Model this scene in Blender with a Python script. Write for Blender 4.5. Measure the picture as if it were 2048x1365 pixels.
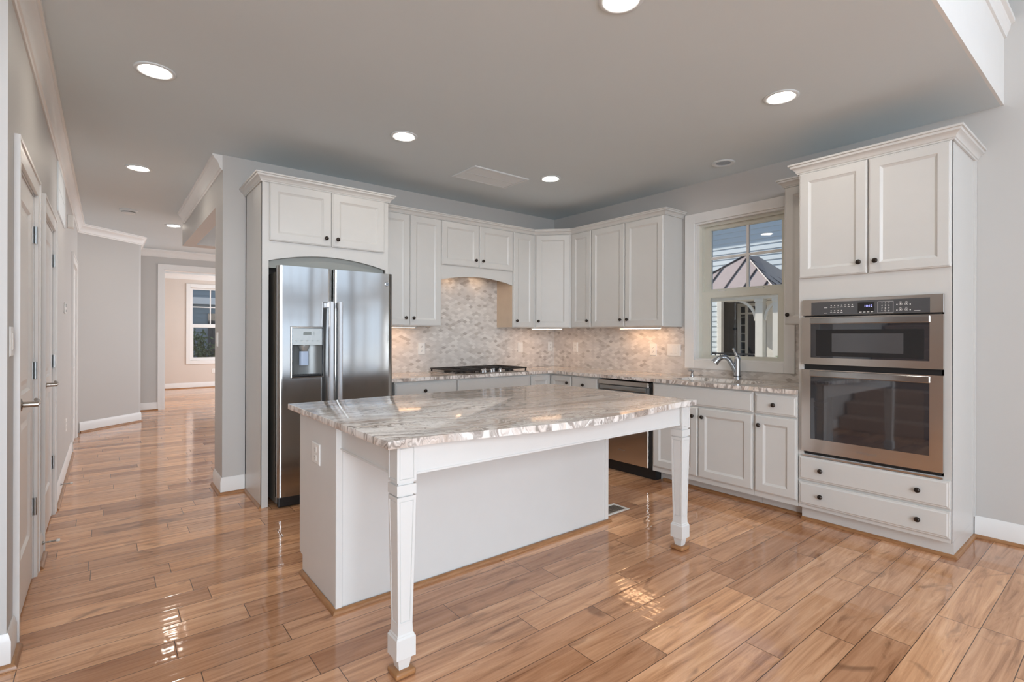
import bpy, bmesh, math, random
from mathutils import Vector, Matrix
random.seed(11)
for _o in list(bpy.data.objects):
    bpy.data.objects.remove(_o, do_unlink=True)
sc = bpy.context.scene
col = sc.collection
PI = math.pi
ZC = 2.75            # kitchen and hall ceiling
XL, XR, YB = -0.30, 4.41, 4.69

# ------------------------------------------------------------------ camera
cd = bpy.data.cameras.new('camera')
cam = bpy.data.objects.new('camera', cd)
col.objects.link(cam)
_yaw, _roll = 0.671991, -0.0029276
_s, _c = math.sin(_yaw), math.cos(_yaw)
_r, _d, _f = Vector((_c, -_s, 0)), Vector((0, 0, -1)), Vector((_s, _c, 0))
_r2 = _r * math.cos(_roll) + _d * math.sin(_roll)
_d2 = _d * math.cos(_roll) - _r * math.sin(_roll)
_m = Matrix((_r2, -_d2, -_f)).transposed().to_4x4()
_m.translation = Vector((0, 0, 1.29))
cam.matrix_world = _m
cd.sensor_width = 36.0
cd.lens = 36.0 * 1019.528 / 2048.0
cd.shift_y = -0.0050
cd.clip_start = 0.05
cd.clip_end = 200
sc.camera = cam

# ------------------------------------------------------------------ exposure, world, sun, daylight
sc.view_settings.view_transform = 'Standard'
sc.view_settings.look = 'None'
sc.view_settings.gamma = 1.0
sc.view_settings.use_curve_mapping = False
sc.view_settings.exposure = -0.13
sc.cycles.use_denoising = True
sc.cycles.max_bounces = 10
sc.cycles.diffuse_bounces = 6
sc.cycles.glossy_bounces = 5
sc.cycles.transparent_max_bounces = 12
sc.cycles.sample_clamp_indirect = 6.0
sc.cycles.caustics_reflective = False
sc.cycles.caustics_refractive = False

world = bpy.data.worlds.new('sky')
sc.world = world
world.use_nodes = True
_bg = world.node_tree.nodes['Background']
_bg.inputs['Color'].default_value = (0.42, 0.66, 1.0, 1)
_bg.inputs['Strength'].default_value = 0.85

def lamp(name, kind, loc, energy, color=(1, 1, 1), direction=None, **kw):
    d = bpy.data.lights.new(name, kind)
    d.energy = energy
    d.color = color
    for k, v in kw.items():
        setattr(d, k, v)
    o = bpy.data.objects.new(name, d)
    o.location = loc
    if direction is not None:
        o.rotation_euler = Vector(direction).to_track_quat('-Z', 'Y').to_euler()
    col.objects.link(o)
    return o

lamp('sun', 'SUN', (0, 0, 20), 11.0, (1.0, 0.96, 0.90), (0.19, -1.0, -0.63), angle=0.009)
# daylight through the windows of the great room behind the camera
DAY = (0.895, 0.975, 1.06)
GX = [(-2.95, 0.55), (0.75, 4.25)]        # back wall
GY = [(-4.95, -2.95), (-2.75, -0.75)]     # right wall
GZ = [(0.28, 1.92), (2.36, 4.10)]
for _z0, _z1 in GZ:
    for _x0, _x1, _p in ((*GX[0], 82), (*GX[1], 8)):
        lamp('great_room_window_light', 'AREA', ((_x0 + _x1) / 2, -5.17, (_z0 + _z1) / 2), _p * (_x1 - _x0), DAY, (0, 1, 0), shape='RECTANGLE', size=_x1 - _x0, size_y=_z1 - _z0)
    for _y0, _y1 in GY:
        lamp('great_room_window_light', 'AREA', (XR + 0.10, (_y0 + _y1) / 2, (_z0 + _z1) / 2), 8 * (_y1 - _y0), DAY, (-1, 0, 0), shape='RECTANGLE', size=_y1 - _y0, size_y=_z1 - _z0)
lamp('great_room_added_side_light', 'AREA', (-3.03, -2.6, 1.45), 30, DAY, (1, 0, 0), shape='RECTANGLE', size=2.4, size_y=2.0)  # added opening on the left, lights the right wall cabinets

# unseen side windows added to brighten the dining room, foyer and far room
ADDED_SIDE = [(5.3, 6.9, 75), (7.9, 10.2, 45), (11.4, 13.8, 140)]
for _y0, _y1, _e in ADDED_SIDE:
    lamp('added_side_light', 'AREA', (XR + 0.10, (_y0 + _y1) / 2, 1.5), _e, (0.93, 0.96, 1.02), (-1, 0, 0), shape='RECTANGLE', size=_y1 - _y0, size_y=1.7)

# ------------------------------------------------------------------ node helpers and materials
class NT:
    def __init__(self, name):
        self.m = bpy.data.materials.new(name)
        self.m.use_nodes = True
        self.t = self.m.node_tree
        self.b = self.t.nodes['Principled BSDF']
    def node(self, typ, ins=None, **props):
        n = self.t.nodes.new(typ)
        for k, v in props.items():
            setattr(n, k, v)
        for k, v in (ins or {}).items():
            self.put(n.inputs[k], v)
        return n
    def put(self, sock, v):
        if isinstance(v, bpy.types.NodeSocket):
            self.t.links.new(v, sock)
        else:
            sock.default_value = v
    def math(self, op, a, b=None, c=None):
        n = self.t.nodes.new('ShaderNodeMath')
        n.operation = op
        self.put(n.inputs[0], a)
        if b is not None: self.put(n.inputs[1], b)
        if c is not None: self.put(n.inputs[2], c)
        return n.outputs[0]
    def xyz(self, v):
        n = self.node('ShaderNodeSeparateXYZ', {0: v})
        return n.outputs[0], n.outputs[1], n.outputs[2]
    def vec(self, x, y, z):
        return self.node('ShaderNodeCombineXYZ', {0: x, 1: y, 2: z}).outputs[0]
    def obj(self):
        return self.node('ShaderNodeTexCoord').outputs['Object']
    def geo(self):
        return self.node('ShaderNodeNewGeometry').outputs['Position']
    def noise(self, v, scale=5, detail=4, rough=0.5, dist=0.0):
        return self.node('ShaderNodeTexNoise', {'Vector': v, 'Scale': scale, 'Detail': detail, 'Roughness': rough, 'Distortion': dist}).outputs['Fac']
    def white(self, v):
        n = self.node('ShaderNodeTexWhiteNoise', {'Vector': v}, noise_dimensions='3D')
        return n.outputs['Value']
    def ramp(self, fac, stops, interp='LINEAR'):
        n = self.node('ShaderNodeValToRGB', {'Fac': fac})
        cr = n.color_ramp
        cr.interpolation = interp
        while len(cr.elements) < len(stops): cr.elements.new(0.5)
        for e, (p, c) in zip(cr.elements, stops):
            e.position = p
            e.color = (*c, 1)
        return n.outputs['Color']
    def mix(self, fac, a, b, blend='MIX'):
        n = self.t.nodes.new('ShaderNodeMix')
        n.data_type = 'RGBA'
        n.blend_type = blend
        self.put(n.inputs['Factor'], fac)
        for k, v in ((6, a), (7, b)):
            self.put(n.inputs[k], (*v, 1) if isinstance(v, tuple) and len(v) == 3 else v)
        return n.outputs[2]
    def bump(self, h, strength=0.3, dist=0.01):
        n = self.node('ShaderNodeBump', {'Height': h, 'Strength': strength, 'Distance': dist})
        self.t.links.new(n.outputs[0], self.b.inputs['Normal'])
    def set(self, **kw):
        for k, v in kw.items():
            key = {'color': 'Base Color', 'rough': 'Roughness', 'metal': 'Metallic', 'spec': 'Specular IOR Level', 'coat': 'Coat Weight', 'aniso': 'Anisotropic', 'trans': 'Transmission Weight', 'emit': 'Emission Color', 'power': 'Emission Strength', 'alpha': 'Alpha'}[k]
            if isinstance(v, tuple) and len(v) == 3: v = (*v, 1)
            self.put(self.b.inputs[key], v)
        return self

def plain(name, color, rough=0.5, metal=0.0, var=0.03, vs=9.0, **kw):
    n = NT(name)
    if var > 0:
        f = n.noise(n.obj(), vs, 3)
        lo = tuple(c * (1 - var) for c in color)
        hi = tuple(min(1, c * (1 + var)) for c in color)
        n.set(color=n.ramp(f, [(0.3, lo), (0.7, hi)]))
    else:
        n.set(color=color)
    n.set(rough=rough, metal=metal, **kw)
    return n.m

M = {}
M['wall'] = plain('wall_paint', (0.53, 0.518, 0.50), 0.55, var=0.012, vs=1.5)
M['far_wall'] = plain('cream_wall_paint', (0.66, 0.59, 0.53), 0.55, var=0.012, vs=1.5)
M['ceiling'] = plain('ceiling_paint', (0.66, 0.74, 0.78), 0.75, var=0.01, vs=1.5)
M['trim'] = plain('white_trim_paint', (0.78, 0.775, 0.76), 0.35, var=0.01)
M['cab'] = plain('off_white_cabinet_paint', (0.60, 0.595, 0.575), 0.32, var=0.01)
M['island'] = plain('white_island_paint', (0.67, 0.67, 0.655), 0.32, var=0.01)
M['vent_white'] = plain('white_vent_enamel', (0.72, 0.78, 0.81), 0.4, var=0)
M['plate'] = plain('white_plastic', (0.80, 0.79, 0.76), 0.3, var=0)
M['slot'] = plain('dark_slot', (0.05, 0.05, 0.05), 0.5, var=0)
M['bronze'] = plain('oil_rubbed_bronze', (0.035, 0.026, 0.021), 0.28, 0.6, var=0.3, vs=60)
M['black'] = plain('black_plastic', (0.012, 0.012, 0.013), 0.4, var=0)
M['iron'] = plain('cast_iron', (0.03, 0.026, 0.024), 0.45, 0.3, var=0.2, vs=50)
M['nickel'] = plain('satin_nickel', (0.42, 0.38, 0.34), 0.25, 1.0, var=0.05)
M['chrome'] = plain('brushed_chrome', (0.50, 0.53, 0.57), 0.22, 1.0, var=0.03)
M['satin'] = plain('satin_steel_handle', (0.66, 0.68, 0.71), 0.42, 0.85, var=0)
M['hinge'] = plain('zinc_hinge', (0.48, 0.50, 0.50), 0.3, 1.0, var=0.05)
M['side_grey'] = plain('appliance_grey_side', (0.17, 0.155, 0.135), 0.35, 0.2, var=0.03)
M['liner'] = plain('grey_liner', (0.30, 0.31, 0.29), 0.6, var=0)  # plain mid grey backing above the refrigerator and behind the ceiling vent
M['carpet'] = plain('beige_carpet', (0.42, 0.30, 0.24), 0.95, var=0.15, vs=120)
M['sill'] = plain('vinyl_window', (0.66, 0.66, 0.59), 0.35, var=0)
M['lcd'] = plain('grey_lcd', (0.22, 0.25, 0.24), 0.25, var=0)
M['panel_grey'] = plain('silver_dispenser_panel', (0.50, 0.52, 0.51), 0.25, 0.6, var=0)
M['paddle'] = plain('pale_blue_paddle', (0.42, 0.52, 0.68), 0.25, var=0)
M['recess'] = plain('grey_dispenser_recess', (0.20, 0.21, 0.21), 0.3, 0.3, var=0)
M['tan'] = plain('unpainted_maple_side', (0.62, 0.50, 0.38), 0.45, var=0.04)
M['ground'] = plain('pale_paving', (0.36, 0.33, 0.29), 0.9, var=0.3, vs=3)
M['leaf'] = plain('shrub_leaf', (0.09, 0.13, 0.045), 0.5, var=0.4, vs=30)
M['flower'] = plain('white_flower', (0.7, 0.68, 0.5), 0.6, var=0)
M['bark'] = plain('grey_bark', (0.16, 0.12, 0.09), 0.8, var=0.3, vs=20)
M['roof_pan'] = plain('bronze_metal_roof', (0.34, 0.27, 0.25), 0.42, 0.25, var=0.04)
M['roof_seam'] = plain('dark_roof_seam', (0.05, 0.035, 0.035), 0.5, var=0)
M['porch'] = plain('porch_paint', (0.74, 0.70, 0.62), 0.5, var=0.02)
M['porch_shade'] = plain('porch_wall_painted_shade', (0.20, 0.18, 0.16), 0.7, var=0.05)  # entry walls coloured dark for the shade under the porch
M['dark_door'] = plain('black_door', (0.02, 0.02, 0.025), 0.3, var=0)
M['shingle'] = plain('asphalt_shingle', (0.10, 0.10, 0.11), 0.8, var=0.3, vs=12)

def emitter(name, color, power):
    n = NT(name)
    n.set(color=(0.9, 0.9, 0.9), emit=color, power=power, rough=0.5)
    return n.m
M['lens'] = emitter('warm_lamp_lens', (1.0, 0.90, 0.78), 82.0)
M['bar'] = emitter('warm_light_bar', (1.0, 0.58, 0.31), 29.0)
M['hood_lens'] = emitter('hood_lamp_lens', (1.0, 0.66, 0.40), 34.0)
M['blue'] = emitter('blue_digits', (0.12, 0.16, 1.0), 1.6)
M['lampwhite'] = emitter('far_lamp', (1.0, 0.9, 0.8), 6.0)

def make_steel(name, color, rough, aniso=0.35):
    n = NT(name)
    p = n.obj()
    x, y, z = n.xyz(p)
    f = n.noise(n.vec(n.math('MULTIPLY', x, 1.2), n.math('MULTIPLY', y, 1.2), n.math('MULTIPLY', z, 260)), 1.0, 2)
    n.set(color=color, metal=1.0, aniso=aniso)
    n.set(rough=n.math('MULTIPLY_ADD', f, 0.05, rough))
    w = n.noise(n.vec(n.math('MULTIPLY', x, 0.7), n.math('MULTIPLY', y, 0.7), n.math('MULTIPLY', z, 1.6)), 2.2, 1)
    n.put(n.b.inputs['Anisotropic Rotation'], 0.25)
    n.bump(w, 0.045, 0.05)
    tg = n.node('ShaderNodeTangent', direction_type='RADIAL', axis='Z')
    n.t.links.new(tg.outputs[0], n.b.inputs['Tangent'])
    return n.m
M['steel'] = make_steel('brushed_stainless', (0.44, 0.437, 0.43), 0.11)
M['steel_warm'] = make_steel('brushed_stainless_oven', (0.62, 0.575, 0.53), 0.17)  # warm cast of the reflected wood floor put into the steel colour
M['steel_sink'] = make_steel('satin_sink_steel', (0.62, 0.65, 0.70), 0.28)

def make_glass():
    n = NT('window_glass')
    for q in list(n.t.nodes): n.t.nodes.remove(q)
    out = n.node('ShaderNodeOutputMaterial')
    tr = n.node('ShaderNodeBsdfTransparent', {'Color': (0.97, 0.97, 0.97, 1)})
    gl = n.node('ShaderNodeBsdfGlossy', {'Roughness': 0.02, 'Color': (1, 1, 1, 1)})
    lw = n.node('ShaderNodeFresnel', {'IOR': 1.45})
    mx = n.node('ShaderNodeMixShader', {0: lw.outputs[0], 1: tr.outputs[0], 2: gl.outputs[0]})
    n.t.links.new(mx.outputs[0], out.inputs[0])
    return n.m
M['glass'] = make_glass()

def make_oven_glass():
    n = NT('dark_oven_glass')
    n.set(color=(0.02, 0.022, 0.028), rough=0.03, spec=0.9, coat=1.0)
    return n.m
M['oven_glass'] = make_oven_glass()
def make_oven_window():
    n = NT('oven_inner_window')
    n.set(color=(0.035, 0.030, 0.03), rough=0.04, spec=0.9, coat=1.0)
    return n.m
M['oven_window'] = make_oven_window()
M['ctrl'] = plain('dark_grey_control_glass', (0.075, 0.075, 0.078), 0.12, var=0, spec=0.6)

def make_floor():
    n = NT('hand_scraped_wood_floor')
    x, y, z = n.xyz(n.obj())
    ry = n.math('DIVIDE', n.math('SUBTRACT', y, 0.472 - 0.1495 * 60), 0.1495)
    row = n.math('FLOOR', ry)
    fy = n.math('FRACT', ry)
    r0 = n.white(n.vec(row, 3.1, 0.0))
    r1 = n.white(n.vec(row, 7.7, 2.0))
    L = n.math('MULTIPLY_ADD', r0, 0.55, 0.62)
    xs = n.math('ADD', n.math('ADD', x, 40.0), n.math('MULTIPLY', r1, 9.0))
    xi = n.math('DIVIDE', xs, L)
    idx = n.math('FLOOR', xi)
    fx = n.math('FRACT', xi)
    a = n.white(n.vec(row, idx, 1.0))
    b = n.white(n.vec(row, idx, 5.0))
    off = n.math('MULTIPLY', a, 37.0)
    gv = n.vec(n.math('ADD', n.math('MULTIPLY', x, 1.25), off), n.math('MULTIPLY', y, 17.0), n.math('MULTIPLY', b, 23.0))
    g = n.noise(gv, 1.0, 8, 0.66, 1.3)
    g2 = n.noise(n.vec(n.math('MULTIPLY', x, 5.0), n.math('MULTIPLY', y, 90.0), off), 1.0, 3, 0.5)
    base = n.ramp(g, [(0.28, (0.30, 0.142, 0.072)), (0.44, (0.63, 0.342, 0.188)), (0.58, (0.79, 0.460, 0.270)), (0.75, (0.92, 0.60, 0.39))])
    tone = n.ramp(a, [(0.0, (0.60, 0.50, 0.44)), (0.25, (0.84, 0.78, 0.74)), (0.6, (1.0, 0.97, 0.94)), (1.0, (1.22, 1.16, 1.06))])
    c = n.mix(1.0, base, tone, 'MULTIPLY')
    c = n.mix(n.math('MULTIPLY', g2, 0.22), c, (0.17, 0.08, 0.04))
    # knots and mineral streaks
    kn = n.noise(n.vec(n.math('ADD', n.math('MULTIPLY', x, 3.0), off), n.math('MULTIPLY', y, 7.0), off), 1.0, 2, 0.5, 1.8)
    c = n.mix(n.ramp(kn, [(0.62, (0, 0, 0)), (0.76, (0.55, 0.55, 0.55))]), c, (0.13, 0.062, 0.035))
    ey = n.math('MULTIPLY', n.math('MINIMUM', fy, n.math('SUBTRACT', 1.0, fy)), 0.1495)
    ex = n.math('MULTIPLY', n.math('MINIMUM', fx, n.math('SUBTRACT', 1.0, fx)), L)
    e = n.math('MINIMUM', ex, ey)
    gap = n.node('ShaderNodeMapRange', {0: e, 1: 0.0006, 2: 0.0022, 3: 1.0, 4: 0.0}).outputs[0]
    c = n.mix(gap, c, (0.055, 0.028, 0.016))
    n.set(color=c, spec=0.62)
    n.set(rough=n.math('MULTIPLY_ADD', g2, 0.05, 0.06))
    # scraped undulation: long shallow flutes plus chatter along each board
    s1 = n.noise(n.vec(n.math('ADD', n.math('MULTIPLY', x, 2.2), off), n.math('MULTIPLY', y, 30.0), a), 1.0, 1, 0.4)
    s2 = n.noise(n.vec(n.math('ADD', n.math('MULTIPLY', x, 26.0), off), n.math('MULTIPLY', y, 5.0), b), 1.0, 1, 0.4, 0.4)
    edge = n.node('ShaderNodeMapRange', {0: e, 1: 0.0, 2: 0.006, 3: 0.0, 4: 1.0}).outputs[0]
    h = n.math('ADD', n.math('MULTIPLY', s1, 0.5), n.math('MULTIPLY', n.math('MULTIPLY', s2, b), 0.55))
    h = n.math('ADD', h, n.math('MULTIPLY', edge, 0.12))
    n.bump(h, 0.30, 0.007)
    return n.m
M['floor'] = make_floor()

def make_wood(name, c0, c1):
    n = NT(name)
    x, y, z = n.xyz(n.geo())
    f = n.noise(n.vec(n.math('MULTIPLY', x, 6.0), n.math('MULTIPLY', y, 6.0), n.math('MULTIPLY', z, 60.0)), 2.0, 5, 0.6)
    n.set(color=n.ramp(f, [(0.3, c0), (0.7, c1)]), rough=0.3)
    return n.m
M['shoe'] = make_wood('stained_shoe_moulding', (0.26, 0.115, 0.042), (0.40, 0.20, 0.085))
M['rail'] = make_wood('dark_handrail', (0.06, 0.03, 0.02), (0.10, 0.045, 0.03))

def make_stone(name, ang, warm):
    n = NT(name)
    p = n.geo()
    mp = n.node('ShaderNodeMapping', {0: p, 'Rotation': (0, 0, math.radians(ang))})
    x, y, z = n.xyz(mp.outputs[0])
    w = n.noise(n.vec(n.math('MULTIPLY', x, 0.9), n.math('MULTIPLY', y, 2.2), n.math('MULTIPLY', z, 1.0)), 1.6, 4, 0.55)
    fz = n.noise(n.vec(n.math('MULTIPLY', x, 13.0), n.math('MULTIPLY', y, 13.0), n.math('MULTIPLY', z, 4.0)), 1.0, 3, 0.6)
    yy = n.math('ADD', n.math('MULTIPLY', y, 8.5), n.math('MULTIPLY', w, 4.5))
    yy = n.math('ADD', yy, n.math('MULTIPLY', fz, 0.9))
    v = n.noise(n.vec(n.math('MULTIPLY', x, 0.75), yy, n.math('MULTIPLY', z, 2.0)), 1.0, 7, 0.66, 0.5)
    v2 = n.noise(n.vec(n.math('MULTIPLY', x, 2.2), n.math('MULTIPLY', yy, 3.3), n.math('MULTIPLY', z, 3.0)), 1.0, 5, 0.6, 0.3)
    v3 = n.noise(n.vec(n.math('MULTIPLY', x, 1.1), n.math('MULTIPLY', yy, 7.0), n.math('MULTIPLY', z, 3.0)), 1.0, 4, 0.6, 0.4)
    big = n.noise(p, 1.1, 2)
    c = n.ramp(v, [(0.30, (0.22, 0.17, 0.145)), (0.39, (0.55, 0.46, 0.40)), (0.47, (0.80, 0.755, 0.715)), (0.56, (0.86, 0.83, 0.80)), (0.66, (0.66, 0.555, 0.465)), (0.76, (0.90, 0.88, 0.86))])
    c = n.mix(n.ramp(v2, [(0.56, (0, 0, 0)), (0.70, (0.75, 0.75, 0.75))]), c, (0.38, 0.31, 0.265))
    c = n.mix(n.ramp(v2, [(0.24, (0.7, 0.7, 0.7)), (0.40, (0, 0, 0))]), c, (0.88, 0.87, 0.85))
    c = n.mix(n.math('MULTIPLY', n.math('SUBTRACT', big, 0.35), warm), c, (0.66, 0.51, 0.40))
    c = n.mix(n.ramp(v3, [(0.475, (0, 0, 0)), (0.60, (0.85, 0.85, 0.85))]), c, (0.25, 0.215, 0.19))
    c = n.mix(n.ramp(v3, [(0.30, (0.6, 0.6, 0.6)), (0.42, (0, 0, 0))]), c, (0.86, 0.85, 0.84))
    n.set(color=c, rough=0.11, spec=0.5)
    return n.m
M['stone'] = make_stone('veined_grey_brown_stone', 7, 0.6)
M['stone_b'] = make_stone('veined_grey_brown_stone_counter', 48, 0.8)

def make_tile():
    n = NT('wavy_mosaic_tile')
    x, y, z = n.xyz(n.geo())
    u = n.math('DIVIDE', n.math('ADD', x, n.math('MULTIPLY', y, 1.0)), 0.076)
    t = n.math('DIVIDE', z, 0.0165)
    cs = n.math('MULTIPLY', n.math('COSINE', n.math('MULTIPLY', u, 2 * PI)), 0.5)
    ev = n.math('MULTIPLY', n.math('FLOOR', n.math('DIVIDE', n.math('SUBTRACT', t, cs), 2.0)), 2.0)
    od = n.math('MULTIPLY_ADD', n.math('FLOOR', n.math('DIVIDE', n.math('SUBTRACT', n.math('ADD', t, cs), 1.0), 2.0)), 2.0, 1.0)
    k = n.math('MAXIMUM', ev, od)
    par = n.math('FLOORED_MODULO', k, 2.0)
    sgn = n.math('SUBTRACT', 1.0, n.math('MULTIPLY', par, 2.0))
    lo = n.math('MULTIPLY_ADD', cs, sgn, k)
    up = n.math('SUBTRACT', n.math('ADD', k, 1.0), n.math('MULTIPLY', cs, sgn))
    d = n.math('MINIMUM', n.math('SUBTRACT', t, lo), n.math('SUBTRACT', up, t))
    cell = n.math('FLOOR', n.math('ADD', u, n.math('MULTIPLY', par, 0.5)))
    r = n.white(n.vec(k, cell, 4.0))
    c = n.ramp(r, [(0.0, (0.42, 0.38, 0.35)), (0.07, (0.52, 0.48, 0.44)), (0.13, (0.58, 0.545, 0.51)), (0.5, (0.65, 0.615, 0.58)), (0.8, (0.71, 0.675, 0.635)), (1.0, (0.77, 0.74, 0.70))])
    st = n.noise(n.vec(n.math('MULTIPLY', n.math('ADD', x, y), 9.0), n.math('MULTIPLY', r, 30.0), n.math('MULTIPLY', z, 150.0)), 1.0, 3)
    c = n.mix(n.math('MULTIPLY', st, 0.2), c, (0.50, 0.46, 0.43))
    g = n.node('ShaderNodeMapRange', {0: d, 1: 0.02, 2: 0.09, 3: 0.65, 4: 0.0}).outputs[0]
    c = n.mix(g, c, (0.62, 0.59, 0.56))
    n.set(color=c, rough=0.28)
    n.bump(n.math('MINIMUM', n.math('MULTIPLY', d, 4.0), 1.0), 0.15, 0.002)
    return n.m
M['tile'] = make_tile()

def make_siding(name, color, pitch):
    n = NT(name)
    x, y, z = n.xyz(n.geo())
    f = n.math('FRACT', n.math('DIVIDE', n.math('SUBTRACT', z, 0.052), pitch))
    s = n.noise(n.vec(n.math('MULTIPLY', x, 2.0), n.math('MULTIPLY', y, 2.0), n.math('MULTIPLY', z, 30.0)), 1.0, 3)
    n.set(color=n.mix(n.math('MULTIPLY', s, 0.12), color, tuple(v * 0.8 for v in color)), rough=0.6)
    return n.m
M['siding'] = make_siding('lap_siding_paint', (0.60, 0.66, 0.68), 0.138)
M['siding_blue'] = make_siding('blue_grey_siding', (0.25, 0.30, 0.33), 0.138)

# ------------------------------------------------------------------ mesh helpers
def BM():
    return bmesh.new()

def box(bm, x0, x1, y0, y1, z0, z1, bev=0.0, seg=1):
    if x1 < x0: x0, x1 = x1, x0
    if y1 < y0: y0, y1 = y1, y0
    if z1 < z0: z0, z1 = z1, z0
    vs = [bm.verts.new(p) for p in ((x0, y0, z0), (x1, y0, z0), (x1, y1, z0), (x0, y1, z0), (x0, y0, z1), (x1, y0, z1), (x1, y1, z1), (x0, y1, z1))]
    fs = [bm.faces.new([vs[i] for i in q]) for q in ((3, 2, 1, 0), (4, 5, 6, 7), (0, 1, 5, 4), (1, 2, 6, 5), (2, 3, 7, 6), (3, 0, 4, 7))]
    if bev > 0:
        es = list({e for f in fs for e in f.edges})
        bmesh.ops.bevel(bm, geom=es, offset=bev, segments=seg, affect='EDGES', profile=0.5)
    return bm

def prism(bm, pts, z0, z1, axis='z'):
    """closed outline pts extruded along an axis: (x,y) along z, (x,z) along y, (y,z) along x"""
    def P(a, b, h):
        return {'z': (a, b, h), 'y': (a, h, b), 'x': (h, a, b)}[axis]
    lo = [bm.verts.new(P(a, b, z0)) for a, b in pts]
    hi = [bm.verts.new(P(a, b, z1)) for a, b in pts]
    n = len(pts)
    bm.faces.new(lo)
    bm.faces.new(hi[::-1])
    for i in range(n):
        bm.faces.new((lo[i], hi[i], hi[(i + 1) % n], lo[(i + 1) % n]))
    return bm

def ring(bm, x0, x1, z0, z1, prof, back=True):
    """rectangular rings facing -y; prof = [(inset, y)...]; last ring is capped"""
    loops = []
    for i, y in prof:
        loops.append([bm.verts.new(p) for p in ((x0 + i, y, z0 + i), (x1 - i, y, z0 + i), (x1 - i, y, z1 - i), (x0 + i, y, z1 - i))])
    for a, b in zip(loops, loops[1:]):
        for k in range(4):
            bm.faces.new((a[k], a[(k + 1) % 4], b[(k + 1) % 4], b[k]))
    bm.faces.new(loops[-1])
    if back: bm.faces.new(loops[0][::-1])
    return bm

def lathe(bm, prof, seg=20, axis='z', at=(0, 0, 0)):
    """prof = [(r, h)]"""
    rings = []
    ax, ay, az = at
    for r, h in prof:
        rr = []
        for k in range(seg):
            t = 2 * PI * k / seg
            a, b = r * math.cos(t), r * math.sin(t)
            p = {'z': (a, b, h), 'y': (a, h, b), 'x': (h, a, b)}[axis]
            rr.append(bm.verts.new((p[0] + ax, p[1] + ay, p[2] + az)))
        rings.append(rr)
    for a, b in zip(rings, rings[1:]):
        for k in range(seg):
            bm.faces.new((a[k], a[(k + 1) % seg], b[(k + 1) % seg], b[k]))
    for q in (rings[0], rings[-1]):
        try: bm.faces.new(q)
        except ValueError: pass
    return bm

def tube(bm, pts, rad, seg=10, caps=True, flat=1.0):
    pts = [Vector(p) for p in pts]
    rads = rad if isinstance(rad, (list, tuple)) else [rad] * len(pts)
    rings = []
    up = Vector((0, 0, 1))
    for i, p in enumerate(pts):
        t = (pts[min(i + 1, len(pts) - 1)] - pts[max(i - 1, 0)]).normalized()
        u = up if abs(t.dot(up)) < 0.95 else Vector((0, 1, 0))
        s = t.cross(u).normalized()
        v = s.cross(t).normalized()
        rings.append([bm.verts.new(p + (s * math.cos(2 * PI * k / seg) + v * math.sin(2 * PI * k / seg) * flat) * rads[i]) for k in range(seg)])
    for a, b in zip(rings, rings[1:]):
        for k in range(seg):
            bm.faces.new((a[k], a[(k + 1) % seg], b[(k + 1) % seg], b[k]))
    if caps:
        bm.faces.new(rings[0][::-1])
        bm.faces.new(rings[-1])
    return bm

def sweep(bm, path, prof, closed=False, side=1):
    """profile [(out, z)] along a plan path [(x,y)...], mitred; out is to the right of travel times side"""
    P = [Vector((a, b)) for a, b in path]
    n = len(P)
    cols = []
    for i in range(n):
        dirs = []
        if closed or i > 0: dirs.append((P[i] - P[i - 1]).normalized())
        if closed or i < n - 1: dirs.append((P[(i + 1) % n] - P[i]).normalized())
        ns = [Vector((d.y, -d.x)) * side for d in dirs]
        if len(ns) == 2:
            m = (ns[0] + ns[1]).normalized()
            m = m / max(0.2, m.dot(ns[0]))
        else:
            m = ns[0]
        cols.append([bm.verts.new((P[i].x + m.x * o, P[i].y + m.y * o, z)) for o, z in prof])
    k = len(prof)
    for i in range(n if closed else n - 1):
        a, b = cols[i], cols[(i + 1) % n]
        for j in range(k):
            bm.faces.new((a[j], a[(j + 1) % k], b[(j + 1) % k], b[j]))
    if not closed:
        bm.faces.new(cols[0][::-1])
        bm.faces.new(cols[-1])
    return bm

def obj(name, bm, m, parent=None, smooth=0.0, label=None, cat=None, group=None, kind=None, loc=None):
    bmesh.ops.recalc_face_normals(bm, faces=bm.faces)
    me = bpy.data.meshes.new(name)
    bm.to_mesh(me)
    bm.free()
    if smooth:
        me.shade_smooth()
        me.set_sharp_from_angle(angle=math.radians(smooth))
    mm = M[m] if isinstance(m, str) else m
    me.materials.append(mm)
    o = bpy.data.objects.new(name, me)
    col.objects.link(o)
    if parent is not None: o.parent = parent
    if loc: o.location = loc
    tag(o, label, cat, group, kind)
    return o

def tag(o, label=None, cat=None, group=None, kind=None):
    if label: o['label'] = label
    if cat: o['category'] = cat
    if group: o['group'] = group
    if kind: o['kind'] = kind
    return o

def thing(name, label, cat, loc=(0, 0, 0), rz=0.0, group=None, kind=None):
    o = bpy.data.objects.new(name, None)
    o.empty_display_size = 0.1
    col.objects.link(o)
    o.location = loc
    o.rotation_euler = (0, 0, rz)
    return tag(o, label, cat, group, kind)

def dup(root, loc=None, rz=None, label=None, group=None):
    c = root.copy()
    col.objects.link(c)
    if loc is not None: c.location = loc
    if rz is not None: c.rotation_euler = (0, 0, rz)
    tag(c, label, None, group)
    def kids(src, dst):
        for ch in list(src.children):
            q = ch.copy()
            col.objects.link(q)
            q.parent = dst
            kids(ch, q)
    kids(root, c)
    return c

def struct(name, bm, m, label, cat, smooth=0.0):
    return obj(name, bm, m, None, smooth, label, cat, None, 'structure')

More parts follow.
